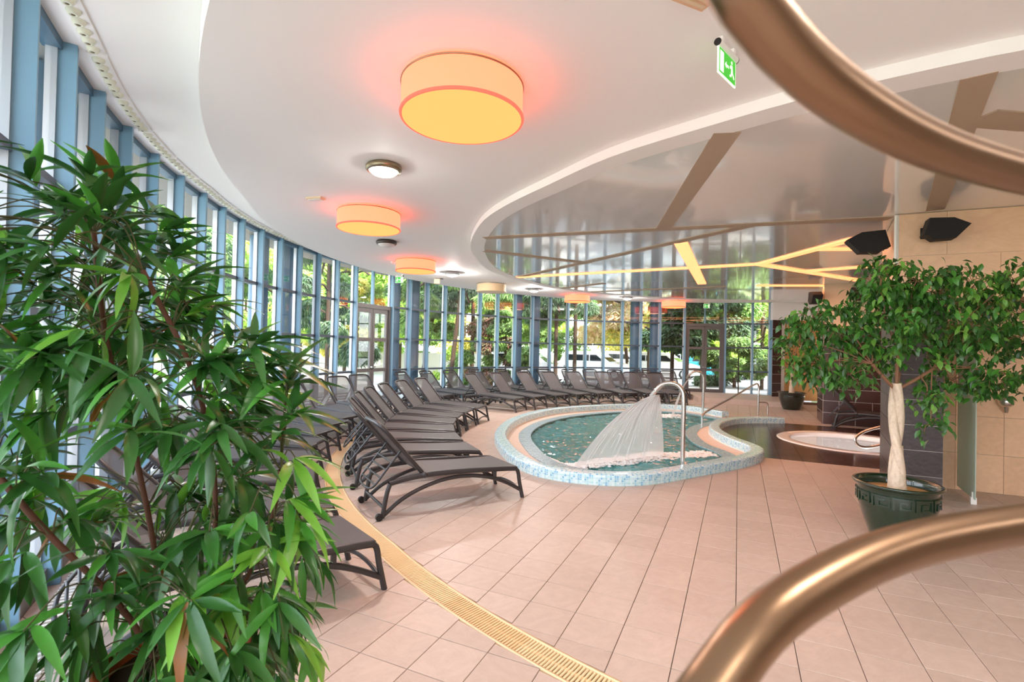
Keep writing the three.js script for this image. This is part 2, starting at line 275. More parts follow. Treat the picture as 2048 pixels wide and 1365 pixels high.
// dropped oval of glossy panels
const glossEdge = smooth([[2.77, 2.71], [2.5, 2.86], [1.94, 3.25], [1.47, 3.69], [0.95, 4.24], [0.48, 5.0], [0.09, 5.68], [-0.17, 6.29], [-0.37, 7.13], [-0.47, 7.8], [-0.5, 8.47], [-0.45, 9.48], [-0.28, 10.45], [0.08, 11.37], [0.85, 12.7], [2.3, 14.04], [4.4, 15.0], [6.5, 15.3], [8.2, 15.0], [10, 13.6], [11, 11.5], [11.2, 8], [10.3, 4.6], [8.2, 2.7], [6, 2.05], [4.2, 2.15]], 200);
{
  const oval = structure('ceiling_oval', 'dropped oval ceiling of glossy panels with a white rim');
  const sgn = offset(glossEdge, 0.2), out = Math.hypot(sgn[0][0] - 5, sgn[0][1] - 8.7) > Math.hypot(glossEdge[0][0] - 5, glossEdge[0][1] - 8.7) ? 1 : -1;
  mesh('oval_rim', slab(offset(glossEdge, out * 0.21), H2, H1 + 0.002, [offset(glossEdge, -out * 0.01)]), M.plaster, oval);
  mesh('gloss_panel', slab(glossEdge, H2 + 0.006, H2 + 0.03), M.gloss, oval);
  let lev = 0; const strip = (name, pts, mat) => { lev += 0.0005; const s = slab(pts, H2 - 0.0005 - lev, H2 + 0.0065); mesh(name, s, mat, oval); };
  const quad = (p, q, w0, w1 = w0) => { const l = Math.hypot(q[0] - p[0], q[1] - p[1]), nx = (q[1] - p[1]) / l / 2, ny = -(q[0] - p[0]) / l / 2; return [[p[0] + nx * w0, p[1] + ny * w0], [q[0] + nx * w1, q[1] + ny * w1], [q[0] - nx * w1, q[1] - ny * w1], [p[0] - nx * w0, p[1] - ny * w0]]; };
  const grow = (pts, e) => { const c = [pts.reduce((s, p) => s + p[0], 0) / 4, pts.reduce((s, p) => s + p[1], 0) / 4]; return pts.map((p) => [p[0] + Math.sign(p[0] - c[0]) * e, p[1] + Math.sign(p[1] - c[1]) * e]); };
  const tan = [quad([1.53, 3.61], [1.95, 6.54], 0.19), quad([-0.44, 7.33], [4.36, 5.78], 0.17), quad([-0.49, 8.3], [1.4, 9.3], 0.17), quad([3.0, 6.2], [0.1, 11.4], 0.16), quad([2.6, 2.8], [4.57, 5.42], 0.16), quad([3.07, 3.31], [4.3, 3.44], 0.24), quad([1.3, 13.3], [2.2, 12.1], 0.16), quad([2.2, 14.0], [5.2, 12.2], 0.12)];
  for (const q of tan) strip('tan_strip', q, M.tanStrip);
  const lit = [[[0.1, 11.36], [4.43, 9.0], 0.16], [[2.46, 7.36], [4.46, 11.8], 0.19], [[4.43, 9.0], [4.68, 6.85], 0.16], [[4.6, 7.6], [5.9, 7.4], 0.16], [[4.43, 9.0], [7.4, 10.7], 0.17], [[5.6, 9.72], [6.5, 8.9], 0.16], [[5.8, 11.9], [8.2, 11.5], 0.14]];
  for (const [p, q, w] of lit) {
    const o = mesh('strip_light', slab(quad(p, q, w), H2 - 0.005 - (lev += 0.0005), H2 + 0.0062), M.litStrip, oval);
    const l = Math.hypot(q[0] - p[0], q[1] - p[1]), L = new THREE.RectAreaLight(new THREE.Color(1, 0.42, 0.2), 9, l, w);
    L.position.copy(V((p[0] + q[0]) / 2, H2 - 0.02, (p[1] + q[1]) / 2)); L.rotation.order = 'YXZ'; L.rotation.set(-Math.PI / 2, Math.atan2(q[1] - p[1], q[0] - p[0]), 0); L.name = 'strip_light_lamp'; scene.add(L);
  }
}

// ------------------------------------------------------------------ glazed facade
const thetas = []; for (let t = 87.9, i = 0; t < 260; i++) { thetas.push(t); t += (0.685 / rf(t)) / D2R; }
{
  const bays = [];
  for (let i = 0; i < thetas.length - 1; i++) { if (i === 15) { bays.push([thetas[15], thetas[17], 'door']); i++; } else bays.push([thetas[i], thetas[i + 1], 'win']); }
  bays.unshift([68.8, 74.2, 'win'], [74.2, 82.6, 'door'], [82.6, 87.9, 'win']); bays.unshift([65.5, 68.8, 'win']);
  const finG = new THREE.BoxGeometry(0.15, H0 - 0.002, 0.055), slimG = new THREE.BoxGeometry(0.06, H0 - 0.02, 0.02), rows = [0.12, 0.93, 1.76, 2.6, H0 - 0.06];
  let nw = 0, nd = 0;
  const put = (name, g, m, par, p, y, ang) => { const o = mesh(name, g, m, par); o.position.copy(V(p[0], y, p[1])); o.rotation.y = ang; return o; };
  for (const [t0, t1, kind] of bays) {
    const r0 = rf(t0), r1 = rf(t1), p0 = pol(t0, r0 + 0.075), p1 = pol(t1, r1 + 0.075), g0 = pol(t0, r0 + 0.12), g1 = pol(t1, r1 + 0.12);
    const mid = [(g0[0] + g1[0]) / 2, (g0[1] + g1[1]) / 2], L = Math.hypot(g1[0] - g0[0], g1[1] - g0[1]), ang = Math.atan2(g1[1] - g0[1], g1[0] - g0[0]) - Math.PI / 2;
    const w = structure(kind === 'door' ? 'door_' + ++nd : 'window_' + ++nw, kind === 'door' ? 'glazed double door in a grey metal frame with panes above' : undefined);
    put('mullion', finG, M.blue, w, p0, H0 / 2, t0 * D2R);
    if (t0 === 65.5) put('mullion', finG, M.blue, w, pol(t0 - 0.3, r0 + 0.05), H0 / 2, t0 * D2R);
    const at = (along, inn) => { const dx = (g1[0] - g0[0]) / L, dy = (g1[1] - g0[1]) / L; return [mid[0] + dx * along - dy * -inn * -1, mid[1] + dy * along + dx * -inn * -1]; };
    const hb = (y, h = 0.05, dep = 0.085, m = M.bar, len = L - 0.056, al = 0, nm = 'transom', inn = 0) => { const q = at(al, inn); put(nm, new THREE.BoxGeometry(dep, h, len), m, w, q, y, ang); };
    const pane = (y0, y1, len, al) => { const g = new THREE.PlaneGeometry(len, y1 - y0); g.rotateY(Math.PI / 2); put('pane', g, M.glass, w, at(al, 0), (y0 + y1) / 2, ang); };
    hb(H0 - 0.03, 0.06, 0.1, M.blueDark);
    hb(0.06, 0.12, 0.12, M.doorFrame, L - 0.056, 0, 'sill');
    put('gasket', slimG, M.alu, w, pol(t0 + 0.24, rf(t0) + 0.125), H0 / 2, t0 * D2R);
    if (kind === 'win') {
      for (const y of rows.slice(1, 4)) hb(y);
      for (let i = 0; i < 4; i++) pane(rows[i] + (i ? 0.025 : 0), rows[i + 1] - (i < 3 ? 0.025 : 0), L - 0.056, 0);
    } else {
      const top = 2.5; hb(top + 0.05, 0.1, 0.14, M.doorFrame, L - 0.056, 0, 'head');
      for (const s of [-1, 1]) put('jamb', new THREE.BoxGeometry(0.13, top, 0.07), M.doorFrame, w, at(s * (L / 2 - 0.065), 0), top / 2, ang);
      put('over_mullion', new THREE.BoxGeometry(0.08, H0 - top - 0.16, 0.045), M.blue, w, at(0, 0), (H0 + top + 0.04) / 2, ang);
      for (const s of [-1, 1]) pane(top + 0.1, H0 - 0.06, L / 2 - 0.05, s * (L / 4));
      for (const s of [-1, 1]) {
        const lw = L / 2 - 0.1, c = s * (lw / 2 + 0.003), leaf = new THREE.Group(); leaf.name = 'leaf'; w.add(leaf);
        const q = (nm, gw, gh, al, y, m = M.doorFrame, dep = 0.06) => { const o = mesh(nm, new THREE.BoxGeometry(dep, gh, gw), m, leaf); const pp = at(al, 0); o.position.copy(V(pp[0], y, pp[1])); o.rotation.y = ang; };
        q('stile', 0.075, top - 0.13, c - lw / 2 + 0.04, (top + 0.12) / 2); q('stile', 0.075, top - 0.13, c + lw / 2 - 0.04, (top + 0.12) / 2);
        for (const [y, h] of [[0.2, 0.14], [0.95, 0.09], [1.72, 0.09], [top - 0.06, 0.1]]) q('rail', lw - 0.15, h, c, y);
        for (const [y0, y1] of [[0.27, 0.905], [0.995, 1.675], [1.765, top - 0.11]]) { const g = new THREE.PlaneGeometry(lw - 0.15, y1 - y0); g.rotateY(Math.PI / 2); const o = mesh('pane', g, M.glass, leaf); const pp = at(c, 0); o.position.copy(V(pp[0], (y0 + y1) / 2, pp[1])); o.rotation.y = ang; }
        const hd = mesh('handle', merge([boxG(0.05, 0.03, 0.03, -0.055), boxG(0.025, 0.03, 0.13, -0.085, 0, s * 0.04)]), M.alu, leaf); const pp = at(s * 0.045, 0); hd.position.copy(V(pp[0], 1.03, pp[1])); hd.rotation.y = ang;
      }
    }
  }
  // grille in the floor along the glass
  const gr = structure('trim_1', 'white slatted heating grille in the floor along the glass');
  const gl = []; for (let t = 150; t < 240; t += 0.28) { const r = rf(t) - 0.12, p = pol(t, r); gl.push(boxG(0.2, 0.012, 0.018, p[0], 0.006, -p[1], t * D2R)); }
  mesh('grille_slats', merge(gl), M.whiteWall, gr).userData.kind = 'stuff';
}
// columns standing outside the glass, in pairs
{
  const g = lathe([[0, -0.12], [0.2, -0.12], [0.2, 0.02], [0.165, 0.05], [0.165, 1.78], [0.158, 1.785], [0.158, 1.795], [0.165, 1.8], [0.165, H0], [0, H0]], 28);
  [[176.9, 'behind the fifth bay from the left door'], [171.5, 'behind the fourth bay from the left door'], [148.4, 'just right of the left glass door'], [143.9, 'second to the right of the left glass door'], [119.8, 'at the middle of the far glazing, left of its pair'], [115.6, 'at the middle of the far glazing, right of its pair'], [92.9, 'left of the far glass door, outer of its pair'], [88.6, 'left of the far glass door, nearer to the door'], [207, 'outside the nearest panes, right of its pair'], [211.5, 'outside the nearest panes, left of its pair']].forEach(([t, w]) => {
    const p = pol(t, rf(t) + 0.42), o = single('blue_column', g, M.blueDark, 'round blue steel column outside the glass, ' + w, 'column'); o.position.copy(V(p[0], 0, p[1]));
  });
}

// ------------------------------------------------------------------ drain
{
  const dr = thing('floor_drain', 'curved cream slotted drain channel running across the tiled floor', 'drain', V(0, 0, 0));
  const line = (o, y0, y1, m, name) => { const a = []; for (let t = 146; t <= 250; t += 1) a.push(pol(t, drainIn(t) + o)); mesh(name, sweepPlan(a, [[-0.009, y0], [-0.009, y1], [0.009, y1], [0.009, y0]], false), m, dr); };
  line(0, -0.03, 0.001, M.slat, 'edge_rail'); line(0.17, -0.03, 0.001, M.slat, 'edge_rail');
  const bed = []; for (let t = 146; t <= 250; t += 1) bed.push(pol(t, drainIn(t) + 0.085)); mesh('channel_bed', sweepPlan(bed, [[-0.09, -0.0285], [0.09, -0.0285]], false), M.channel, dr);
  line(0.085, -0.02, -0.006, M.slat, 'centre_rib');
  const sg = rbox(0.15, 0.012, 0.0125, 0.003, 1), rest = [];
  let n = 0; for (let t = 249; t > 147;) {
    const r = drainIn(t) + 0.085, p = pol(t, r), old = Math.floor(n / 23) % 7 === 3 || Math.floor(n / 31) % 5 === 2;
    if (t < 240 && n < 300) { const o = mesh('slat', sg, old ? M.slatOld : M.slat, dr); o.position.copy(V(p[0], -0.006, p[1])); o.rotation.y = t * D2R; n++; } else { const q = sg.clone(); q.rotateY(t * D2R); q.translate(p[0], -0.006, -p[1]); rest.push(q); }
    t -= (0.0205 / r) / D2R;
  }
  mesh('slats_beyond', merge(rest), M.slat, dr).userData.kind = 'stuff';
}

// ------------------------------------------------------------------ pool
const waterY = -0.042;
{
  const pool = thing('pool', 'free-form pool with a low light blue mosaic curb and choppy turquoise water', 'pool', V(0, 0, 0));
  const R = 0.03, w = 0.1, h = 0.13, prof = [[-w, -0.03], [-w, h - R], [-w + R * 0.3, h - R * 0.3], [-w + R, h], [w - R, h], [w - R * 0.3, h - R * 0.3], [w, h - R], [w, -0.03]];
  mesh('mosaic_curb', sweepPlan(curbLine, prof), M.mosaic, pool);
  mesh('white_joint', sweepPlan(offset(curbLine, 0.1, false), [[-0.012, -0.01], [-0.012, 0.004], [0.012, 0.004], [0.012, -0.01]], false), M.whiteWall, pool);
  const rimOut = (() => { const o = offset(waterEdge, 0.22); return inside(o[0], waterEdge) ? offset(waterEdge, -0.22) : o; })();
  const uvm = (g) => { const p = g.attributes.position, u = new Float32Array(p.count * 2); for (let i = 0; i < p.count; i++) { u[i * 2] = p.getX(i); u[i * 2 + 1] = p.getZ(i); } g.setAttribute('uv', new THREE.BufferAttribute(u, 2)); return g; };
  mesh('overflow_ledge', uvm(slab(curbLine, -0.05, -0.012, [waterEdge])), M.ledge, pool);
  mesh('mosaic_rim', uvm(slab(rimOut, -0.02, 0.0, [waterEdge])), M.mosaicRim, pool);
  const side = []; waterEdge.forEach((p) => side.push(p)); side.push(waterEdge[0]);
  mesh('basin_wall', sweepPlan(side, [[0, -0.75], [0, -0.012]], false), M.basin, pool);
  mesh('basin_floor', uvm(slab(rimOut, -0.8, -0.75)), M.basin, pool);
  // water surface, real waves
  const wp = (() => { const o = offset(waterEdge, 0.06); return inside(o[0], waterEdge) ? offset(waterEdge, -0.06) : o; })();
  const s = 0.032, pos = [], idx = [], map = new Map();
  const wave = (x, d) => 0.026 * noise.noise(x * 4.2, d * 3.6, 1) + 0.02 * noise.noise(x * 8.5, d * 7, 4) + 0.007 * noise.noise(x * 19, d * 16, 8);
  const id = (i, j) => { const k = i * 10000 + j; if (!map.has(k)) { const x = i * s, d = j * s; map.set(k, pos.length / 3); pos.push(x, waterY + wave(x, d), -d); } return map.get(k); };
  for (let i = 0; i < 170; i++) for (let j = 190; j < 425; j++) if (inside([(i + 0.5) * s, (j + 0.5) * s], wp)) idx.push(id(i, j), id(i + 1, j), id(i, j + 1), id(i + 1, j), id(i + 1, j + 1), id(i, j + 1));
  const wg = new THREE.BufferGeometry(); wg.setAttribute('position', new THREE.Float32BufferAttribute(pos, 3)); wg.setIndex(idx); wg.computeVertexNormals();
  mesh('water', wg, M.water, pool);
  // foam where the jets land
  const fg = new THREE.IcosahedronGeometry(1, 1), N = 2600, foam = new THREE.InstancedMesh(fg, M.foam, N), m4 = new THREE.Matrix4(), q = new THREE.Quaternion(); let n = 0;
  while (n < N) {
    const f = rnd(); let x, d;
    if (f < 0.55) { const t = rnd(); x = 0.78 + 1.6 * t + rr(-0.12, 0.12); d = 6.85 + 0.95 * t + rr(-0.14, 0.14) * (1 + t); }
    else if (f < 0.8) { const t = rnd(); x = 2.3 + 1.0 * t + rr(-0.15, 0.1); d = 7.75 + 0.35 * t + rr(-0.2, 0.2); }
    else if (f < 0.9) { const t = rnd(); x = 0.55 + 0.3 * t; d = 7.5 - 0.65 * t + rr(-0.05, 0.1); }
    else { x = 4.1 + rr(-0.35, 0.25); d = 12.6 + rr(-0.4, 0.35); }
    if (!inside([x, d], waterEdge)) continue;
    const k = rr(0.006, 0.022); m4.compose(V(x, waterY + rr(0, 0.012) + (f < 0.55 ? Math.abs(rr(-0.03, 0.03)) : 0), d), q, new THREE.Vector3(k * rr(1, 2.2), k * 0.55, k * rr(1, 2.2))); foam.setMatrixAt(n++, m4);
  }
  foam.name = 'foam'; foam.userData.kind = 'stuff'; pool.add(sh(foam));
  // low posts on the ledge at the back
  for (const [x, d] of [[2.35, 13.2], [3.45, 13.58]]) mesh('ledge_post', bar(V(x, -0.012, d), V(x, 0.1, d), 0.03, 12), M.steel, pool);
}

// swan-neck water jets
{
  const spout = (base, label, yaw, h, r, reach) => {
    const t = thing('water_spout', label, 'water jet', V(base[0], -0.012, base[1]), yaw);
    mesh('neck', tube([[0, 0, 0], [0, h * 0.4, 0], [0, h - reach * 0.62, 0], [0.012, h - reach * 0.3, 0], [reach * 0.22, h - reach * 0.06, 0], [reach * 0.5, h, 0], [reach * 0.8, h - reach * 0.07, 0], [reach * 1.08, h - reach * 0.34, 0]], r, 48, 14), M.steel, t);
    mesh('base_flange', lathe([[0, 0], [r * 2.1, 0], [r * 2.1, 0.008], [r * 1.3, 0.014], [r, 0.014]], 20), M.steel, t);
    const nz = new THREE.BoxGeometry(0.1, 0.03, 0.11); nz.rotateZ(-0.9); nz.translate(reach * 1.14, h - reach * 0.42, 0); mesh('flat_nozzle', nz, M.steel, t);
    return t;
  };
  const s1 = [2.3, 6.66], s2 = [4.9, 12.75];
  const n1 = [1.98, 6.9];
  spout(s1, 'stainless swan-neck water jet standing on the near edge of the pool', Math.atan2(n1[1] - s1[1], n1[0] - s1[0]), 1.18, 0.03, 0.36);
  spout(s2, 'smaller looking swan-neck water jet at the far edge of the pool', Math.PI - 0.12, 1.1, 0.03, 0.34);
  const sheet = (name, label, top, b0, b1, topW, y0, strands, n = 26, m = 18) => {
    const pos = [], idx = [], dx = (b1[0] - b0[0]), dd = (b1[1] - b0[1]);
    const L = Math.hypot(dx, dd), ux = dx / L, ud = dd / L;
    for (let j = 0; j <= m; j++) for (let i = 0; i <= n; i++) {
      const s = i / n, t = j / m, f = 0.25 * t + 0.75 * t, tx = top[0] + ux * topW * (s - 0.5), td = top[1] + ud * topW * (s - 0.5), bx = b0[0] + dx * s, bd = b0[1] + dd * s;
      const y = y0 + (waterY - y0) * (0.35 * t + 0.65 * t * t), rip = 0.012 * noise.noise(s * 18, t * 2, 3) * t;
      pos.push(tx + (bx - tx) * f - ud * rip, y, -(td + (bd - td) * f + ux * rip));
      if (i < n && j < m) { const q = j * (n + 1) + i; idx.push(q, q + 1, q + n + 1, q + 1, q + n + 2, q + n + 1); }
    }
    const g = new THREE.BufferGeometry(); g.setAttribute('position', new THREE.Float32BufferAttribute(pos, 3)); g.setIndex(idx); g.computeVertexNormals();
    const o = thing(name, label, 'water'), st = []; mesh('sheet', g, M.waterSheet, o);
    for (let k = 0; k < strands; k++) { const s0 = rnd(), t0 = rr(0, 0.5), t1 = Math.min(1, t0 + rr(0.25, 0.6)), pts = []; for (let i = 0; i <= 6; i++) { const t = t0 + ((t1 - t0) * i) / 6, s = Math.min(1, Math.max(0, s0 + rr(-0.004, 0.004))), tx = top[0] + ux * topW * (s - 0.5), td = top[1] + ud * topW * (s - 0.5); pts.push(V(tx + (b0[0] + dx * s - tx) * t, y0 + (waterY - y0) * (0.35 * t + 0.65 * t * t), td + (b0[1] + dd * s - td) * t)); } st.push(tube(pts, rr(0.002, 0.005), 10, 5)); }
    mesh('strands', merge(st), M.waterStrand, o).userData.kind = 'stuff';
    return o;
  };
  sheet('falling_water', 'broad white fan of water falling from the near jet into the pool', [2.0, 6.86], [0.86, 6.86], [2.4, 7.8], 0.1, 1.0, 140);
  sheet('falling_water', 'narrow slanting curtain of water falling from the far jet', [4.58, 12.74], [4.02, 12.55], [4.2, 12.85], 0.08, 0.95, 40);
}

// pool handrail, jacuzzi, jacuzzi rail
{
  const t = thing('handrail', 'sloping stainless pool handrail rising from the water to a post by the steps', 'handrail', V(4.15, 0, 10.85));
  const o = V(4.15, 0, 10.85), L = (x, y, d) => V(x, y, d).sub(o);
  mesh('rail', tube([L(4.15, 0.2, 10.85), L(4.2, 0.245, 10.9), L(5.2, 0.53, 11.78), L(6.1, 0.79, 12.57), L(6.25, 0.815, 12.7), L(6.3, 0.77, 12.74), L(6.3, 0.5, 12.74), L(6.3, 0, 12.74)], 0.024, 60, 12), M.steel, t);
  mesh('foot_post', bar(L(4.15, 0, 10.85), L(4.15, 0.22, 10.85), 0.022, 12), M.steel, t);
  mesh('side_loop', tube([L(6.3, 0.34, 12.74), L(6.45, 0.34, 12.76), L(6.54, 0.32, 12.77), L(6.56, 0.26, 12.77), L(6.56, 0, 12.77)], 0.02, 30, 10), M.steel, t);
  const j = thing('hot_tub', 'round white hot tub sunk in the dark tiled floor', 'hot tub', V(jac.c[0], 0, jac.c[1]));
  mesh('shell', lathe([[0, -0.75], [0.6, -0.72], [0.85, -0.45], [0.92, -0.12], [0.96, -0.04], [0.98, 0.0], [1.0, 0.012], [1.16, 0.016], [1.2, 0.006], [1.2, -0.03]], 72), M.acrylic, j);
  const w = new THREE.CircleGeometry(0.945, 64); w.rotateX(-Math.PI / 2); w.translate(0, -0.035, 0); mesh('water', w, M.jacuzziWater, j);
  const lg = new THREE.CylinderGeometry(0.09, 0.09, 0.03, 24); lg.rotateX(Math.PI / 2); const lens = mesh('underwater_lamp', lg, M.tubLamp, j); lens.position.set(0, -0.42, 0.8);
  const lp = new THREE.PointLight(new THREE.Color(0.93, 0.97, 1), 2.4); lp.position.set(0, -0.42, 0.68); lp.shadow.radius = 4; lp.name = 'underwater_lamp_light'; j.add(lp);
  const gg = []; for (let a = 0; a < 40; a++) gg.push(boxG(0.05, 0.006, 0.012, 1.08 * Math.cos(1.2 + a * 0.026), 0.016, -1.08 * Math.sin(1.2 + a * 0.026), 1.2 + a * 0.026)); mesh('overflow_grille', merge(gg), M.creamWall, j);
  const r = thing('tub_rail', 'looped low handrail beside the hot tub', 'handrail', V(6.9, 0, 8.4));
  const q = V(6.9, 0, 8.4), K = (x, y, d) => V(x, y, d).sub(q);
  mesh('rail', tube([K(7.0, 0.66, 8.12), K(6.3, 0.46, 8.3), K(5.95, 0.3, 8.45), K(5.82, 0.18, 8.45), K(5.86, 0.08, 8.43), K(6.0, 0.06, 8.4), K(6.4, 0.2, 8.28), K(7.0, 0.36, 8.12)], 0.024, 60, 12), M.steel, r);
  mesh('post', bar(K(7.0, 0, 8.12), K(7.0, 0.68, 8.12), 0.024, 12), M.steel, r);
}

// ------------------------------------------------------------------ walls on the right
function tileFace(parent, a, b, y0, y1, tw, th, mats, bond, gap = 0.006, proud = 0.008, name = 'tile') {   // tiles on the right-hand face of a -> b
  const L = Math.hypot(b[0] - a[0], b[1] - a[1]), ux = (b[0] - a[0]) / L, ud = (b[1] - a[1]) / L, ang = Math.atan2(ud, ux);
  const cache = {};
  for (let r = 0, y = y0; y < y1 - 0.02; r++, y += th) {
    const hh = Math.min(th, y1 - y);
    for (let x = bond && r % 2 ? -tw / 2 : 0; x < L - 0.02; x += tw) {
      const xa = Math.max(0, x), xb = Math.min(L, x + tw), w = xb - xa; if (w < 0.03) continue;
      const k = w.toFixed(3) + hh.toFixed(3); cache[k] ??= new THREE.BoxGeometry(w - gap, hh - gap, proud);
      const c = (xa + xb) / 2, m = mesh(name, cache[k], pick(mats), parent);
      m.position.copy(V(a[0] + ux * c + ud * proud / 2, y + hh / 2, a[1] + ud * c - ux * proud / 2)); m.rotation.y = ang;
    }
  }
}
const K1 = [4.33, 5.65], K2 = [5.09, 6.88], K4 = [4.73, 5.47], K3 = [5.55, 6.68];
{
  const p = structure('wall_pillar', 'dark grey tiled pillar with pale joints');
  mesh('core', slab([K1, K4, K3, K2], 0, 2.25), M.paleGrout, p);
  tileFace(p, K1, K4, 0, 2.25, 0.6, 0.28, M.slate, false);
  tileFace(p, K2, K1, 0, 2.25, 0.75, 0.28, M.slate, false);
  const up = structure('wall_upper_right', 'cream stone clad upper wall over the shower recess');
  const far = [K1[0] + BX[0] * 5, K1[1] + BX[1] * 5];
  mesh('core', slab([K1, far, [far[0] + 0.3, far[1] + 0.6], K3, K2], 2.25, H1), M.creamGrout, up);
  tileFace(up, K1, far, 2.25, H2, 0.9, 0.48, M.creamTiles, true, 0.003, 0.006);
  tileFace(up, K2, K1, 2.25, H2, 0.9, 0.48, M.creamTiles, true, 0.003, 0.006);
  mesh('corner_bead', (() => { const g = boxG(0.03, H2 - 2.25, 0.03, 0, (H2 + 2.25) / 2, 0); g.translate(K1[0], 0, -K1[1]); return g; })(), M.whiteWall, up);
  const sw = structure('wall_shower', 'cream tiled back wall of the shower recess');
  const a = [5.0, 6.27], b = [8.4, 4.8];
  mesh('core', wallG(a, b, 0, 2.6, 0.2, 1), M.creamGrout, sw);
  tileFace(sw, a, b, 0, 2.6, 0.45, 0.45, M.creamTiles, false, 0.005, 0.008);
  // dark tiled wall behind the hot tub
  const dw = structure('wall_hot_tub', 'dark brown tiled wall behind the hot tub, pale joints');
  const e0 = [7.17, 11.5], e1 = [11.0, 9.3], e2 = [7.6, 12.4];
  mesh('core', slab([e0, e1, [11.5, 10.3], e2], 0, 2.2), M.paleGrout, dw);
  tileFace(dw, e0, e1, 0, 2.2, 0.62, 0.27, M.darkTiles, true, 0.012, 0.008);
  tileFace(dw, e2, e0, 0, 2.2, 0.62, 0.27, M.darkTiles, true, 0.012, 0.008);
  mesh('upper_part', slab([e0, e1, [11.5, 10.3], e2], 2.2, H1), M.creamWall, dw);
  // far dark pillar, lintel, wall behind the small tree
  const fp = structure('wall_far_pillar', 'narrow dark tiled pillar at the end of the glazing');
  mesh('core', slab([[8.62, 16.55], [8.95, 16.6], [9.4, 17.2], [8.98, 17.2]], 0, 2.72), M.paleGrout, fp);
  tileFace(fp, [8.62, 16.55], [8.95, 16.6], 0, 2.72, 0.6, 0.3, M.darkTiles, false, 0.012);
  const lt = structure('trim_2', 'plain white lintel over the passage');
  mesh('lintel', wallG([8.6, 16.5], [12.6, 15.6], 2.7, H1, 0.3, 1), M.plaster, lt);
  const fw = structure('wall_far', 'warm tan wall at the end of the passage');
  mesh('core', wallG([8.95, 17.2], [13.2, 16.6], 0, H1, 0.2, 1), M.woodWall, fw);
  const wr = structure('wall_right'); mesh('core', wallG([13.2, -6], [13.2, 17], 0, H1, 0.2, -1), M.creamWall, wr);
  const wb = structure('wall_back'); mesh('core', wallG([2.6, -6], [13.4, -6], 0, H0, 0.2, -1), M.creamWall, wb);
  const we = structure('wall_end'); mesh('core', wallG(pol(65.2, 9.36), [9.3, 17.5], 0, H0, 0.12, 1), M.slate[0], we);
  // low tiled step under the far right windows
  const st = structure('floor_step', 'low tiled step under the far right windows');
  const s0 = [5.9, 15.72], s1 = [8.5, 14.55];
  mesh('core', slab([s0, s1, [9.2, 16.4], [8.6, 17.3], [6.2, 17.9]], 0, 0.15), M.tiles[1], st);
  tileFace(st, s0, s1, 0, 0.145, 0.3, 0.145, M.tiles, false, 0.004);
  mesh('tread', slab([s0, s1, [9.2, 16.4], [8.6, 17.3], [6.2, 17.9]], 0.1501, 0.162), M.tiles[0], st);
}
// frosted shower screen
{
  const g0 = [5.06, 5.44], g1 = [5.4, 6.04], L = Math.hypot(g1[0] - g0[0], g1[1] - g0[1]), ang = Math.atan2(g1[1] - g0[1], g1[0] - g0[0]);
  const t = thing('shower_screen', 'frosted greenish glass shower screen beside the tiled pillar', 'glass screen', V(g0[0], 0, g0[1]), ang);
  mesh('glass', boxG(L, 2.0, 0.01, L / 2, 1.06, 0), M.frosted, t);
  mesh('foot', merge([boxG(0.045, 0.075, 0.05, 0.07, 0.0375, 0), boxG(0.03, 0.06, 0.03, 0.07, 0.1, 0)]), M.whiteWall, t);
  mesh('clamp', merge([boxG(0.06, 0.06, 0.03, L - 0.05, 0.3, 0.012), boxG(0.03, 0.05, 0.02, L - 0.05, 0.35, 0.012)]), M.steel, t);
  mesh('top_bar', bar([0.02, 2.06, 0], [L, 2.06, 0], 0.012), M.steel, t);
  const sd = [5.86, 5.84], th2 = single('soap_dispenser', merge([new THREE.SphereGeometry(0.075, 24, 16), lathe([[0, -0.13], [0.02, -0.13], [0.03, -0.07], [0.05, -0.05], [0, -0.04]], 16)]), M.steel, 'round chrome soap dispenser on the cream tiled wall', 'dispenser');
  th2.position.copy(V(5.78, 1.1, 5.84));
}

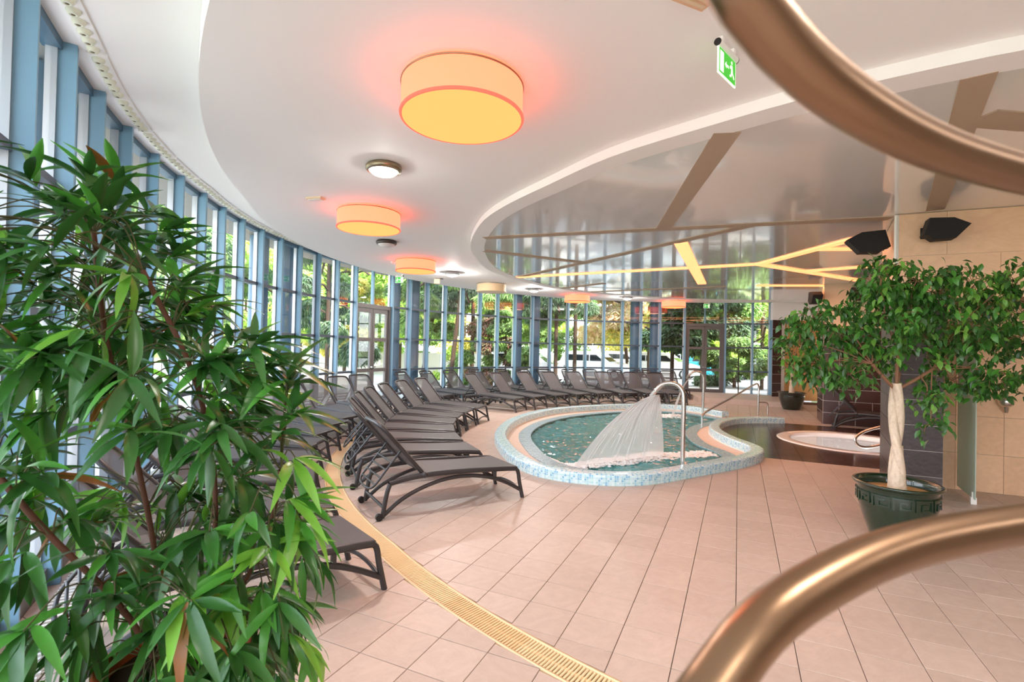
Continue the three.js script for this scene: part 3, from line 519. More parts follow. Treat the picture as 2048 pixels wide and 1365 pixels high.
// ------------------------------------------------------------------ ceiling fittings
{
  const R = 0.385, hgt = 0.2;
  const sideG = new THREE.CylinderGeometry(R, R, hgt, 64, 1, true), botG = new THREE.CircleGeometry(R - 0.004, 64), bandG = new THREE.TorusGeometry(R, 0.011, 8, 64), topG = new THREE.TorusGeometry(R + 0.001, 0.006, 6, 64);
  sideG.translate(0, -hgt / 2 - 0.02, 0); botG.rotateX(Math.PI / 2); botG.translate(0, -hgt - 0.024, 0); bandG.rotateX(Math.PI / 2); bandG.translate(0, -hgt - 0.016, 0); topG.rotateX(Math.PI / 2); topG.translate(0, -0.02, 0);
  const capG = new THREE.CylinderGeometry(R - 0.05, R - 0.05, 0.02, 48); capG.translate(0, -0.01, 0);
  [[-0.35, 3.18, 1, 'largest and nearest glowing orange drum lamp on the ceiling'], [-1.84, 6.3, 1, 'second glowing orange drum lamp from the camera, over the loungers'], [-1.93, 9.85, 1, 'third glowing orange drum lamp, left of a bright white light'], [-0.58, 13.28, 0, 'unlit beige drum lamp near the far glazing'], [2.0, 15.54, 1, 'small glowing drum lamp over the far loungers, left of the two'], [5.39, 16.75, 1, 'small glowing drum lamp beside the far glass door']].forEach(([x, d, on, label]) => {
    const t = thing('drum_lamp', label, 'ceiling lamp', V(x, H1, d), 0, 'drum lamps on the ceiling');
    mesh('mount', capG, M.plaster, t);
    mesh('lamp_shade', sideG, on ? M.drumSide : M.drumOff, t); mesh('lamp_diffuser', botG, on ? M.drumBottom : M.drumOffBottom, t);
    mesh('lamp_band', bandG, on ? M.drumBand : M.drumOff, t); mesh('top_ring', topG, M.brass, t);
    if (on) { const L = new THREE.RectAreaLight(new THREE.Color(1, 0.5, 0.28), 9, 0.55, 0.55); L.position.set(0, -hgt - 0.05, 0); L.rotation.x = -Math.PI / 2; L.name = 'drum_lamp_light'; t.add(L); }
  });
  const ringG = lathe([[0.1, -0.004], [0.15, -0.004], [0.165, -0.02], [0.165, -0.045], [0.15, -0.06], [0.135, -0.06]], 40), domeG = lathe([[0, -0.105], [0.05, -0.102], [0.1, -0.088], [0.13, -0.065], [0.138, -0.05]], 40);
  [[-1.23, 4.64, 1, 'lit round dome light with a brass ring between two drum lamps'], [-2.06, 8.05, 0, 'unlit round dome light with a dark ring between two drum lamps'], [-1.39, 11.35, 1, 'bright white dome light right of the third drum lamp'], [0.59, 14.2, 1, 'bright white dome light right of the unlit drum lamp'], [3.62, 15.8, 1, 'farthest bright white dome light between two small drum lamps']].forEach(([x, d, on, label]) => {
    const t = thing('dome_light', label, 'ceiling light', V(x, H1, d), 0, 'dome lights on the ceiling');
    mesh('ring', ringG, d < 6 ? M.brass : on ? M.alu : M.bronze, t); mesh('lamp_dome', domeG, on ? M.domeOn : M.domeOff, t);
    if (on) {
      const L = new THREE.RectAreaLight(new THREE.Color(1, 0.96, 0.93), 390, 0.2, 0.2); L.position.set(0, -0.115, 0); L.rotation.x = -Math.PI / 2; L.name = 'dome_light_lamp'; t.add(L);
      const P = new THREE.PointLight(new THREE.Color(1, 0.95, 0.9), d < 6 ? 0.7 : 7); P.position.set(0, -0.092, 0); P.shadow.radius = 2; P.name = 'dome_light_bulb'; t.add(P);
    }
  });
  // more dome lights of the same ring, behind the camera and to its right
  [[1.6, 0.6, 'dome light over the floor just right of the camera'], [4.6, 0.3, 'dome light further right over the tiled floor'], [0.6, -1.6, 'dome light behind the camera']].forEach(([x, d, label]) => {
    const t = thing('dome_light', label, 'ceiling light', V(x, H1, d), 0, 'dome lights on the ceiling');
    mesh('ring', ringG, M.brass, t); mesh('lamp_dome', domeG, M.domeOn, t);
    const L = new THREE.RectAreaLight(new THREE.Color(1, 0.9, 0.82), 260, 0.2, 0.2); L.position.set(0, -0.115, 0); L.rotation.x = -Math.PI / 2; L.name = 'dome_light_lamp'; t.add(L);
  });
  // emergency lamp and small fittings
  const em = thing('emergency_light', 'small rectangular emergency light on the ceiling near the window ring', 'ceiling fitting', V(-2.3, H1, 5.74), -0.25);
  mesh('housing', boxG(0.2, 0.02, 0.09, 0, -0.01, 0), M.creamWall, em); mesh('lens', boxG(0.16, 0.012, 0.055, 0, -0.024, 0), M.domeOff, em);
  const sp = thing('ceiling_speaker', 'small beige box fitting on the far ceiling by the glazing', 'ceiling fitting', V(-1.9, H1, 12.45));
  mesh('plate', boxG(0.18, 0.015, 0.12, 0.06, -0.0075, 0), M.bronze, sp); mesh('body', boxG(0.14, 0.12, 0.1, 0, -0.075, 0), M.creamWall, sp);
  const sd = single('smoke_detector', lathe([[0, -0.05], [0.03, -0.05], [0.045, -0.03], [0.055, 0], [0, 0]], 20), M.plaster, 'small white detector on the ceiling left of the third drum lamp', 'detector'); sd.position.copy(V(-2.42, H1, 10.0));
  const ac = thing('ceiling_grille', 'cream framed ceiling grille at the top edge behind the blurred rail', 'vent', V(0.84, H1, 2.27), 0.42);
  mesh('frame', boxG(0.2, 0.02, 0.22, 0, -0.01, 0), M.creamTiles[0], ac); for (let i = -2; i < 3; i++) mesh('louver', boxG(0.16, 0.008, 0.02, 0, -0.024, i * 0.038), M.creamWall, ac);
}
// exit signs
{
  const signTex = (flip) => canvasTex(256, 160, (g, w, h) => {
    g.fillStyle = '#33b52a'; g.fillRect(0, 0, w, h); g.fillStyle = '#f4fff0';
    const X = (x) => (flip ? w - x : x), poly = (p) => { g.beginPath(); p.forEach(([x, y], i) => (i ? g.lineTo(X(x), y) : g.moveTo(X(x), y))); g.fill(); };
    g.fillRect(flip ? w - 70 : 14, 14, 56, 132);
    poly([[86, 76], [112, 52], [112, 68], [150, 68], [150, 86], [112, 86], [112, 100]]);
    g.beginPath(); g.arc(X(196), 28, 12, 0, 7); g.fill();
    poly([[176, 48], [208, 44], [214, 86], [240, 118], [228, 130], [200, 98], [192, 124], [164, 130], [160, 118], [180, 112], [186, 84], [186, 62], [172, 78], [162, 70]]);
  });
  const mk = (label, pos, turn, k, flip) => {
    const t = thing('exit_sign', label, 'exit sign', pos, turn), tx = signTex(flip);
    const face = S(0xffffff, 0.4, 0, { map: tx, emissive: new THREE.Color(0.75, 0.75, 0.75), emissiveMap: tx });
    const cyl = new THREE.CylinderGeometry(0.022 * k, 0.022 * k, 0.28 * k, 20); cyl.rotateZ(Math.PI / 2); cyl.translate(0, -0.05 * k, 0); mesh('lamp_housing', cyl, M.plaster, t);
    const e = new THREE.CylinderGeometry(0.0225 * k, 0.0225 * k, 0.006, 20); e.rotateZ(Math.PI / 2); for (const s of [-1, 1]) { const q = mesh('end_cap', e, M.black, t); q.position.set(s * 0.142 * k, -0.05 * k, 0); }
    mesh('bracket', merge([boxG(0.03 * k, 0.03 * k, 0.03 * k, -0.09 * k, -0.015 * k, 0), boxG(0.03 * k, 0.03 * k, 0.03 * k, 0.09 * k, -0.015 * k, 0)]), M.plaster, t);
    mesh('sign_panel', boxG(0.27 * k, 0.17 * k, 0.007, 0, -0.15 * k, 0), M.exitWhite, t);
    for (const s of [-1, 1]) { const p = new THREE.PlaneGeometry(0.255 * k, 0.155 * k); if (s < 0) p.rotateY(Math.PI); p.translate(0, -0.15 * k, s * 0.0045); mesh('sign_face', p, face, t); }
    return t;
  };
  mk('green running-man exit sign hanging from the ceiling beside the blurred rail', V(1.13, H1, 2.69), Math.atan2(0.156, 0.156) , 0.85, false);
  mk('tiny green exit sign hanging over the left glass door', V(-2.72, H1, 11.9), -0.5, 0.85, true);
  mk('green exit sign over the far glass door', V(6.6, H1, 17.0), 0.2, 0.85, true);
}
// air diffuser strip in the ring ceiling
{
  const t = thing('air_diffuser', 'curved white air diffuser strip with round jet nozzles along the window ceiling', 'air diffuser', V(0, 0, 0));
  const nozG = lathe([[0.006, -0.014], [0.013, -0.03], [0.026, -0.028], [0.036, -0.012], [0.038, 0]], 24), holeG = new THREE.SphereGeometry(0.011, 12, 8); holeG.scale(1, 0.5, 1); holeG.translate(0, -0.0265, 0);
  for (let i = 15; i < thetas.length - 8; i++) {
    const t0 = thetas[i] + 0.12, t1 = thetas[i + 1] - 0.12, line = []; for (let k = 0; k <= 6; k++) { const a = t0 + ((t1 - t0) * k) / 6; line.push(pol(a, rf(a) - 0.09)); }
    const pn = mesh('panel', sweepPlan(line, [[-0.06, H0], [-0.06, H0 - 0.012], [0.06, H0 - 0.012], [0.06, H0]]), M.plaster, t);
    if (i > 19) for (let k = 0; k < 6; k++) { const a = t0 + ((t1 - t0) * (k + 0.5)) / 6, p = pol(a, rf(a) - 0.09), q = mesh('jet_nozzle', nozG, M.jet, pn); q.position.copy(V(p[0], H0 - 0.012, p[1])); const o = mesh('jet_opening', holeG, M.jetHole, pn); o.position.copy(q.position); }
  }
}
// speakers
{
  const sg = (() => { const s = new THREE.Shape([[-0.24, -0.08], [-0.18, 0.135], [0.08, 0.12], [0.25, 0.03], [0.1, -0.14], [-0.13, -0.15], [-0.2, -0.09]].map(([x, y]) => new THREE.Vector2(x, y))); const g = new THREE.ExtrudeGeometry(s, { depth: 0.2, bevelEnabled: true, bevelThickness: 0.012, bevelSize: 0.012, bevelSegments: 2 }); g.translate(0, 0, 0.06); return g; })();
  const brG = merge([boxG(0.05, 0.12, 0.07, -0.18, -0.02, 0.035), boxG(0.1, 0.16, 0.012, -0.18, -0.02, 0.006)]);
  const mk = (label, p, y, ang, mir, k = 1) => { const t = thing('loudspeaker', label, 'loudspeaker', V(p[0], y, p[1]), ang); const c = mesh('cabinet', sg, M.speaker, t), b = mesh('bracket', brG, M.black, t); for (const o of [c, b]) o.scale.set(mir * k, k, k); };
  const bAng = Math.atan2(BX[1], BX[0]);
  mk('black angled loudspeaker on the cream upper wall at the right', [K1[0] + BX[0] * 0.38 - 0.02, K1[1] + BX[1] * 0.38 - 0.04], 2.98, bAng, 1, 0.76);
  mk('black angled loudspeaker on the left face of the pillar, above the tree', [4.33, 6.16], 2.97, bAng, -1, 0.85);
  mk('black loudspeaker on the far pink wall, left of two', [7.17, 11.55], 2.92, -1.9, 1, 0.95);
  mk('black loudspeaker on the far pink wall, right of two', [7.72, 11.1], 2.95, -0.52, 1, 0.95);
}

// ------------------------------------------------------------------ loungers
function makeLounger(slot) {
  const g = new THREE.Group(), W = 0.29, T = (p, r, s = 20) => tube(p, r, s, 8);
  for (const s of [-1, 1]) {
    const z = s * W;
    mesh('side_rail', T([[-0.7, 0.325, z], [-0.55, 0.35, z], [-0.3, 0.368, z], [0, 0.362, z], [0.3, 0.345, z], [0.58, 0.328, z], [0.68, 0.318, z]], 0.026, 28), M.lounger, g);
    mesh('arch', merge([T([[-0.745, 0.04, z], [-0.6, 0.15, z], [-0.4, 0.24, z], [-0.15, 0.3, z], [0.1, 0.308, z], [0.35, 0.265, z], [0.55, 0.19, z], [0.74, 0.085, z]], 0.02, 36), boxG(0.03, 0.1, 0.024, 0.42, 0.285, z)]), M.lounger, g);
    mesh('leg', T([[-0.69, 0.322, z], [-0.715, 0.25, z], [-0.74, 0.12, z], [-0.755, 0.02, z]], 0.022, 12), M.lounger, g);
    mesh('leg', T([[0.66, 0.322, z], [0.695, 0.3, z], [0.725, 0.17, z], [0.765, 0.0, z]], 0.021, 14), M.lounger, g);
    const wg = new THREE.CylinderGeometry(0.032, 0.032, 0.035, 16); wg.rotateX(Math.PI / 2); const w = mesh('wheel', wg, M.loungerBlack, g); w.position.set(-0.79, 0.032, z + s * 0.012);
    const kn = mesh('hinge_knob', new THREE.SphereGeometry(0.03, 12, 8), M.lounger, g); kn.position.set(-0.36, 0.372, s * (W + 0.012));
  }
  mesh('cross_bar', T([[0.745, 0.07, -W], [0.74, 0.115, -0.1], [0.74, 0.115, 0.1], [0.745, 0.07, W]], 0.014, 16), M.lounger, g);
  mesh('cross_bar', bar([-0.745, 0.11, -W], [-0.745, 0.11, W], 0.015), M.lounger, g);
  mesh('end_rail', bar([0.68, 0.318, -W], [0.68, 0.318, W], 0.022), M.lounger, g);
  { // seat sling, gently curved
    const pos = [], idx = [], n = 16; for (let i = 0; i <= n; i++) { const x = -0.36 + (1.05 * i) / n, y = 0.384 - 0.05 * Math.max(0, (x + 0.2)) ** 1.2 - 0.012 * Math.sin(((i / n) * Math.PI)); for (const [z, yy] of [[-0.285, y], [0.285, y], [0.285, y - 0.012], [-0.285, y - 0.012]]) pos.push(x, yy, z); if (i) for (let k = 0; k < 4; k++) { const a = (i - 1) * 4 + k, b = (i - 1) * 4 + ((k + 1) % 4); idx.push(a, b, a + 4, b, b + 4, a + 4); } }
    const s = new THREE.BufferGeometry(); s.setAttribute('position', new THREE.Float32BufferAttribute(pos, 3)); s.setIndex(idx); const ng = s.toNonIndexed(); ng.computeVertexNormals(); mesh('seat_sling', ng, M.sling, g);
  }
  const A = [-0.36, 0.375], B = [-0.79, 0.87], P = (t, z) => [A[0] + (B[0] - A[0]) * t, A[1] + (B[1] - A[1]) * t, z];
  const back = mesh('backrest', tube([P(0, -0.27), P(0.5, -0.27), P(0.88, -0.262), P(0.97, -0.235), P(1, -0.18), P(1, 0.18), P(0.97, 0.235), P(0.88, 0.262), P(0.5, 0.27), P(0, 0.27)], 0.021, 60, 8), M.lounger, g);
  const quad = (t0, t1, w) => { const q = new THREE.BufferGeometry(), a = P(t0, -w), b = P(t0, w), c = P(t1, w), d = P(t1, -w); q.setAttribute('position', new THREE.Float32BufferAttribute([...a, ...b, ...c, ...a, ...c, ...d], 3)); q.computeVertexNormals(); return q; };
  if (slot) mesh('sling', merge([quad(0.02, 0.85, 0.262), quad(0.93, 0.985, 0.2)]), M.slingBack, back); else mesh('sling', quad(0.02, 0.985, 0.255), M.slingBack, back);
  if (slot) mesh('grip_bar', bar(P(0.86, -0.25), P(0.86, 0.25), 0.012), M.lounger, back);
  const r0 = [-0.575, 0.6], r1 = [-0.84, 0.27], Q = (t, z) => [r0[0] + (r1[0] - r0[0]) * t, r0[1] + (r1[1] - r0[1]) * t, z], rk = [T([Q(0, -0.22), Q(0.5, -0.22), Q(0.9, -0.215), Q(1, -0.17), Q(1, 0.17), Q(0.9, 0.215), Q(0.5, 0.22), Q(0, 0.22)], 0.011, 40)];
  for (const t of [0.3, 0.5, 0.7, 0.88]) rk.push(bar(Q(t, -0.22), Q(t, 0.22), 0.009, 6));
  mesh('support_rack', merge(rk), M.lounger, g);
  return g;
}
{
  const protoA = makeLounger(false), protoB = makeLounger(true);
  const ord = ['first', 'second', 'third', 'fourth', 'fifth', 'sixth', 'seventh', 'eighth', 'ninth', 'tenth', 'eleventh', 'twelfth', 'thirteenth'];
  const place = (proto, F, B, label, group) => {
    const g = proto.clone(); g.name = numbered('sun_lounger'); const l = Math.hypot(F[0] - B[0], F[1] - B[1]), dx = (F[0] - B[0]) / l, dd = (F[1] - B[1]) / l;
    g.position.copy(V(F[0] - dx * 0.765, 0, F[1] - dd * 0.765)); g.rotation.y = Math.atan2(dd, dx); scene.add(g); tag(g, label, 'sun lounger', group);
  };
  const row1 = [[220.8, 0], [214.9, 0.5], [209, 1.2], [203.1, 2], [197.2, 2.6], [191, 3.4], [185.4, 3.8], [180.1, 3.8], [174.9, 3.9], [169.2, 3.9], [164, 3.8]];
  row1.forEach(([t, dl], i) => place(protoA, pol(t, 7.73 + Math.max(0, t - 200) * 0.009), pol(t - dl, 9.1 + Math.max(0, t - 200) * 0.016), 'dark sun lounger, ' + ord[i] + ' from the camera in the left window row', 'loungers against the left windows'));
  const row2 = [149.2, 143.3, 137.6, 131.3, 125.1, 119.9, 114.7, 108.9, 103.9, 98.1, 91.6, 86.2];
  row2.forEach((t, i) => place(protoB, pol(t - 0.6 - ((t - 86) / 63) * 1.2, 7.77), pol(t, 9.15), 'slotted sun lounger, ' + ord[i] + ' right of the left glass door by the far windows', 'loungers against the far windows'));
  const row3 = [211.5, 203, 195.9, 189, 182, 175.2, 168.3, 161.3];
  row3.forEach((t, i) => place(protoA, pol(t, 5.87), pol(t, 7.4), (i ? 'dark grey sun lounger, ' + ord[i] + ' from the camera in the row between drain and pool' : 'nearest fully visible sun lounger, its back raised beside the curved drain'), 'loungers between drain and pool'));
  const row4 = [143.2, 135.8, 127.9, 120.7, 113.8, 106.2, 98.7, 92.6];
  row4.forEach((t, i) => place(protoA, pol(t - 2.2, 6.08), pol(t, 7.55), 'brown-grey sun lounger, ' + ord[i] + ' from the left in the row behind the pool', 'loungers behind the pool'));
  place(protoA, [8.35, 10.1], [7.15, 10.95], 'dark lounger in shadow in front of the brown tiled wall by the hot tub', 'lounger by the hot tub');
}

// ------------------------------------------------------------------ blurred rails close to the camera
{
  const px = (u, v, d) => { const x = (u - 1024) / 1000, y = (682.5 - v) / 1000, cr = Math.cos(0.022), sr = Math.sin(0.022), X = x * cr - y * sr, Y = x * sr + y * cr; return V(X * d, 1.61 + (Y + 0.012) * d, d); };
  const t = thing('steel_railing', 'thick curved steel railing blurred close to the camera at the right edge', 'railing', V(0, 0, 0)), up = [px(1462, -60, 0.35), px(1500, 0, 0.36), px(1590, 108, 0.385), px(1700, 198, 0.42), px(1850, 283, 0.48), px(2048, 347, 0.56), px(2300, 395, 0.66), px(2600, 425, 0.78)], low = [px(1370, 1460, 0.36), px(1428, 1365, 0.375), px(1520, 1248, 0.4), px(1645, 1162, 0.44), px(1800, 1095, 0.49), px(2048, 1047, 0.56), px(2300, 1020, 0.66), px(2600, 1010, 0.78)];
  const post = V(1.4, 0, 0.86);
  mesh('upper_rail', tube([V(0.13, H1, 0.22), V(0.125, 2.6, 0.24), V(0.125, 2.08, 0.3), ...up, V(1.4, 1.86, 0.86)], 0.021, 130, 24), M.steelBrushed, t);
  mesh('lower_rail', tube([V(0.06, 0, 0.16), V(0.06, 0.6, 0.2), V(0.075, 1.05, 0.28), ...low, V(1.4, 1.38, 0.86)], 0.021, 130, 24), M.steelBrushed, t);
  mesh('post', bar(post, V(1.4, 1.88, 0.86), 0.021, 24), M.steelBrushed, t);
  for (const p of [post, V(0.06, 0, 0.16)]) { const f = mesh('floor_flange', lathe([[0, 0], [0.05, 0], [0.05, 0.006], [0.024, 0.012]], 24), M.steelBrushed, t); f.position.copy(p); }
}

// ------------------------------------------------------------------ plants
function leafG(len, wid, fold, droop, n = 4) {   // a lanceolate leaf along +x, y up
  const pos = [], idx = []; for (let i = 0; i <= n; i++) { const t = i / n, w = wid * Math.pow(Math.sin(Math.PI * Math.pow(t * 0.96 + 0.02, 0.85)), 0.9), x = len * (t - 0.08 * droop * t * t), y = -droop * len * t * t; pos.push(x, y + fold * w, -w / 2, x, y, 0, x, y + fold * w, w / 2); if (i) { const a = (i - 1) * 3; for (const k of [0, 1]) idx.push(a + k, a + k + 1, a + k + 3, a + k + 1, a + k + 4, a + k + 3); } }
  const g = new THREE.BufferGeometry(); g.setAttribute('position', new THREE.Float32BufferAttribute(pos, 3)); g.setIndex(idx); g.computeVertexNormals(); return g;
}
const aim = (dir, roll = 0) => { const x = dir.clone().normalize(), up = new THREE.Vector3(0, 1, 0); if (Math.abs(x.y) > 0.98) up.set(1, 0, 0.2); const z = new THREE.Vector3().crossVectors(x, up).normalize(), y = new THREE.Vector3().crossVectors(z, x).normalize(); return new THREE.Quaternion().setFromRotationMatrix(new THREE.Matrix4().makeBasis(x, y, z)).multiply(new THREE.Quaternion().setFromAxisAngle(new THREE.Vector3(1, 0, 0), roll)); };
function leaves(root, list, geos, mats, most, name) {   // list of {p, q, s, g, m}: the nearest as meshes, the rest as instances of one part
  list.slice(0, most).forEach((l) => { const o = mesh(name, geos[l.g], mats[l.m], root); o.position.copy(l.p); o.quaternion.copy(l.q); o.scale.setScalar(l.s); });
  const rest = list.slice(most); if (!rest.length) return;
  const per = mats.map((m, k) => merge(rest.filter((l) => l.m === k).map((l) => geos[l.g].clone().applyMatrix4(new THREE.Matrix4().compose(l.p, l.q, new THREE.Vector3(l.s, l.s, l.s)))))); 
  mesh('more_' + name + 's', mergeGeometries(per, true), mats, root).userData.kind = 'stuff';
}
{ // long-leaved fig at the left
  const base = V(-1.16, 0, 1.78), t = thing('potted_fig', 'tall long-leaved fig in an orange terracotta pot in the left foreground', 'plant', base);
  const O = (x, y, d) => V(x, y, d).sub(base);
  mesh('pot', lathe([[0, 0], [0.16, 0], [0.165, 0.02], [0.2, 0.42], [0.205, 0.43], [0.232, 0.435], [0.236, 0.5], [0.225, 0.508], [0.208, 0.5], [0.2, 0.45], [0.19, 0.42], [0, 0.42]], 44), M.terracotta, t);
  mesh('soil', lathe([[0.195, 0.452], [0.1, 0.462], [0, 0.465]], 24), M.soil, t);
  const stems = [[[-1.2, 0.46, 1.76], [-1.24, 0.8, 1.78], [-1.36, 1.2, 1.82], [-1.5, 1.6, 1.85], [-1.56, 2.0, 1.85]], [[-1.1, 0.46, 1.8], [-1.05, 0.85, 1.8], [-1.08, 1.2, 1.82], [-1.15, 1.5, 1.8], [-1.3, 1.85, 1.75]], [[-1.14, 0.46, 1.7], [-1.22, 0.75, 1.6], [-1.4, 1.05, 1.5], [-1.6, 1.35, 1.45]], [[-1.18, 0.46, 1.84], [-0.98, 0.7, 1.85], [-0.86, 0.95, 1.82], [-0.82, 1.15, 1.8]]].map((s) => s.map((p) => O(...p)));
  stems.forEach((s) => mesh('stem', tube(s, 0.009, 30, 8), M.bark, t));
  const stemPts = stems.flatMap((s) => new THREE.CatmullRomCurve3(s).getSpacedPoints(20)).filter((p) => p.y > 0.55);
  const geos = [leafG(0.18, 0.037, 0.22, 0.18, 6), leafG(0.195, 0.035, 0.18, 0.4, 6), leafG(0.165, 0.039, 0.26, 0.08, 6), leafG(0.21, 0.036, 0.14, 0.6, 6)];
  const mats = [leafMat(0x3f7530, 0.28, 0.33), leafMat(0x559a38, 0.32, 0.33), leafMat(0x336128, 0.22, 0.3), leafMat(0x86c545, 0.4, 0.38), leafMat(0x8f5826, 0.25, 0.4)];
  const list = [], twigs = [];
  const tips = [];
  for (let i = 0; i < 245; i++) {
    const y = rr(0.36, 2.14), half = y < 0.7 ? 0.4 : y < 0.9 ? 0.46 : y < 1.5 ? 0.56 : 0.56 - (y - 1.5) * 0.5, cx = -1.12 - 0.36 * (y - 0.6), a = rr(0, Math.PI * 2), k = Math.sqrt(rr(0.12, 1));
    tips.push([cx + half * k * Math.cos(a), y, 1.78 + 0.46 * k * Math.sin(a)]);
  }
  tips.push([-1.44, 2.2, 1.8], [-1.5, 2.18, 1.75], [-0.78, 1.5, 1.75], [-0.74, 1.38, 1.7], [-0.72, 0.98, 1.76], [-0.76, 1.05, 1.8], [-0.82, 0.76, 1.7], [-0.86, 0.58, 1.66], [-0.84, 1.52, 1.76], [-0.8, 1.46, 1.8], [-0.9, 1.6, 1.78], [-0.8, 1.3, 1.74], [-0.76, 1.2, 1.78], [-1.5, 1.0, 1.3], [-1.62, 1.2, 1.4], [-1.4, 0.65, 1.35], [-1.25, 0.5, 1.4], [-1.0, 0.62, 1.45], [-0.95, 0.85, 1.5]);
  for (const tp of tips) {
    const p = O(...tp); let best = stemPts[0], bd = 1e9; for (const s of stemPts) { const d = s.distanceTo(p) + 0.25 * Math.max(0, s.y - p.y + 0.1); if (d < bd) { bd = d; best = s; } }
    const out = p.clone().sub(best); if (out.length() < 0.05) out.set(rr(-1, 1), 0.3, rr(-1, 1));
    const mid = best.clone().lerp(p, 0.5).add(new THREE.Vector3(0, 0.05 + rr(0, 0.04), 0)); twigs.push(tube([best, mid, p], 0.0024, 8, 5));
    const dir = out.clone().normalize(), fresh = rnd() < 0.22, n = Math.floor(rr(7, 12));
    for (let k = 0; k < n; k++) {
      const a = (k / n) * 6.283 + rr(0, 0.6), side = new THREE.Vector3(Math.cos(a), 0, Math.sin(a)), up = (tp[1] - 1.1) * 0.35;
      const v = dir.clone().multiplyScalar(0.7).add(side.multiplyScalar(0.75)).add(new THREE.Vector3(0, rr(-1.0, 0.25) + up, 0));
      list.push({ p: p.clone().addScaledVector(dir, -0.012 * (k % 4)), q: aim(v, rr(-0.5, 0.5)), s: rr(0.75, 1.15), g: Math.floor(rnd() * 4), m: rnd() < 0.015 ? 4 : fresh ? (rnd() < 0.6 ? 3 : 1) : pick([0, 0, 1, 2, 2]) });
    }
  }
  mesh('twigs', merge(twigs), M.twigDark, t);
  const eye = new THREE.Vector3(0, 1.61, 0).sub(base); list.sort((a, b) => a.p.distanceTo(eye) - b.p.distanceTo(eye)); leaves(t, list, geos, mats, 300, 'leaf');
}
function bowlPot(t, R, H, mat, relief) {
  mesh('pot', lathe([[0, 0], [R * 0.58, 0], [R * 0.6, 0.015], [R * 0.74, H * 0.3], [R * 0.88, H * 0.62], [R * 0.9, H * 0.8], [R * 0.88, H * 0.9], [R * 0.97, H * 0.94], [R, H * 0.965], [R, H * 0.985], [R * 0.97, H], [R * 0.9, H * 0.99], [R * 0.83, H * 0.93], [R * 0.82, H * 0.8], [R * 0.8, H * 0.6], [0, H * 0.6]], 64), mat, t);
  if (!relief) return;
  const bx = [], r = (y) => R * (0.88 + 0.02 * Math.sin(((y / H - 0.62) / 0.18) * 1.5)) + 0.004;
  const put = (a, y, w, h) => { const n = Math.max(1, Math.round(w / 0.03)); for (let i = 0; i < n; i++) { const aa = a + ((i + 0.5) / n - 0.5) * (w / R), rad = r(y); const g = boxG(0.009, h, w / n + 0.002, 0, 0, 0, aa); g.translate(rad * Math.cos(aa), y, -rad * Math.sin(aa)); bx.push(g); } };
  for (let k = 0; k < 12; k++) { const a = (k / 12) * 6.283, s = 0.13 / R, y = H * 0.73; put(a, y + 0.045, 0.15, 0.012); put(a + s * 0.55, y + 0.005, 0.012, 0.085); put(a + s * 0.2, y - 0.035, 0.09, 0.012); put(a - s * 0.12, y - 0.01, 0.012, 0.05); put(a + s * 0.08, y + 0.012, 0.05, 0.012); put(a - s * 0.5, y - 0.005, 0.012, 0.09); }
  mesh('key_relief', merge(bx), mat, t);
}
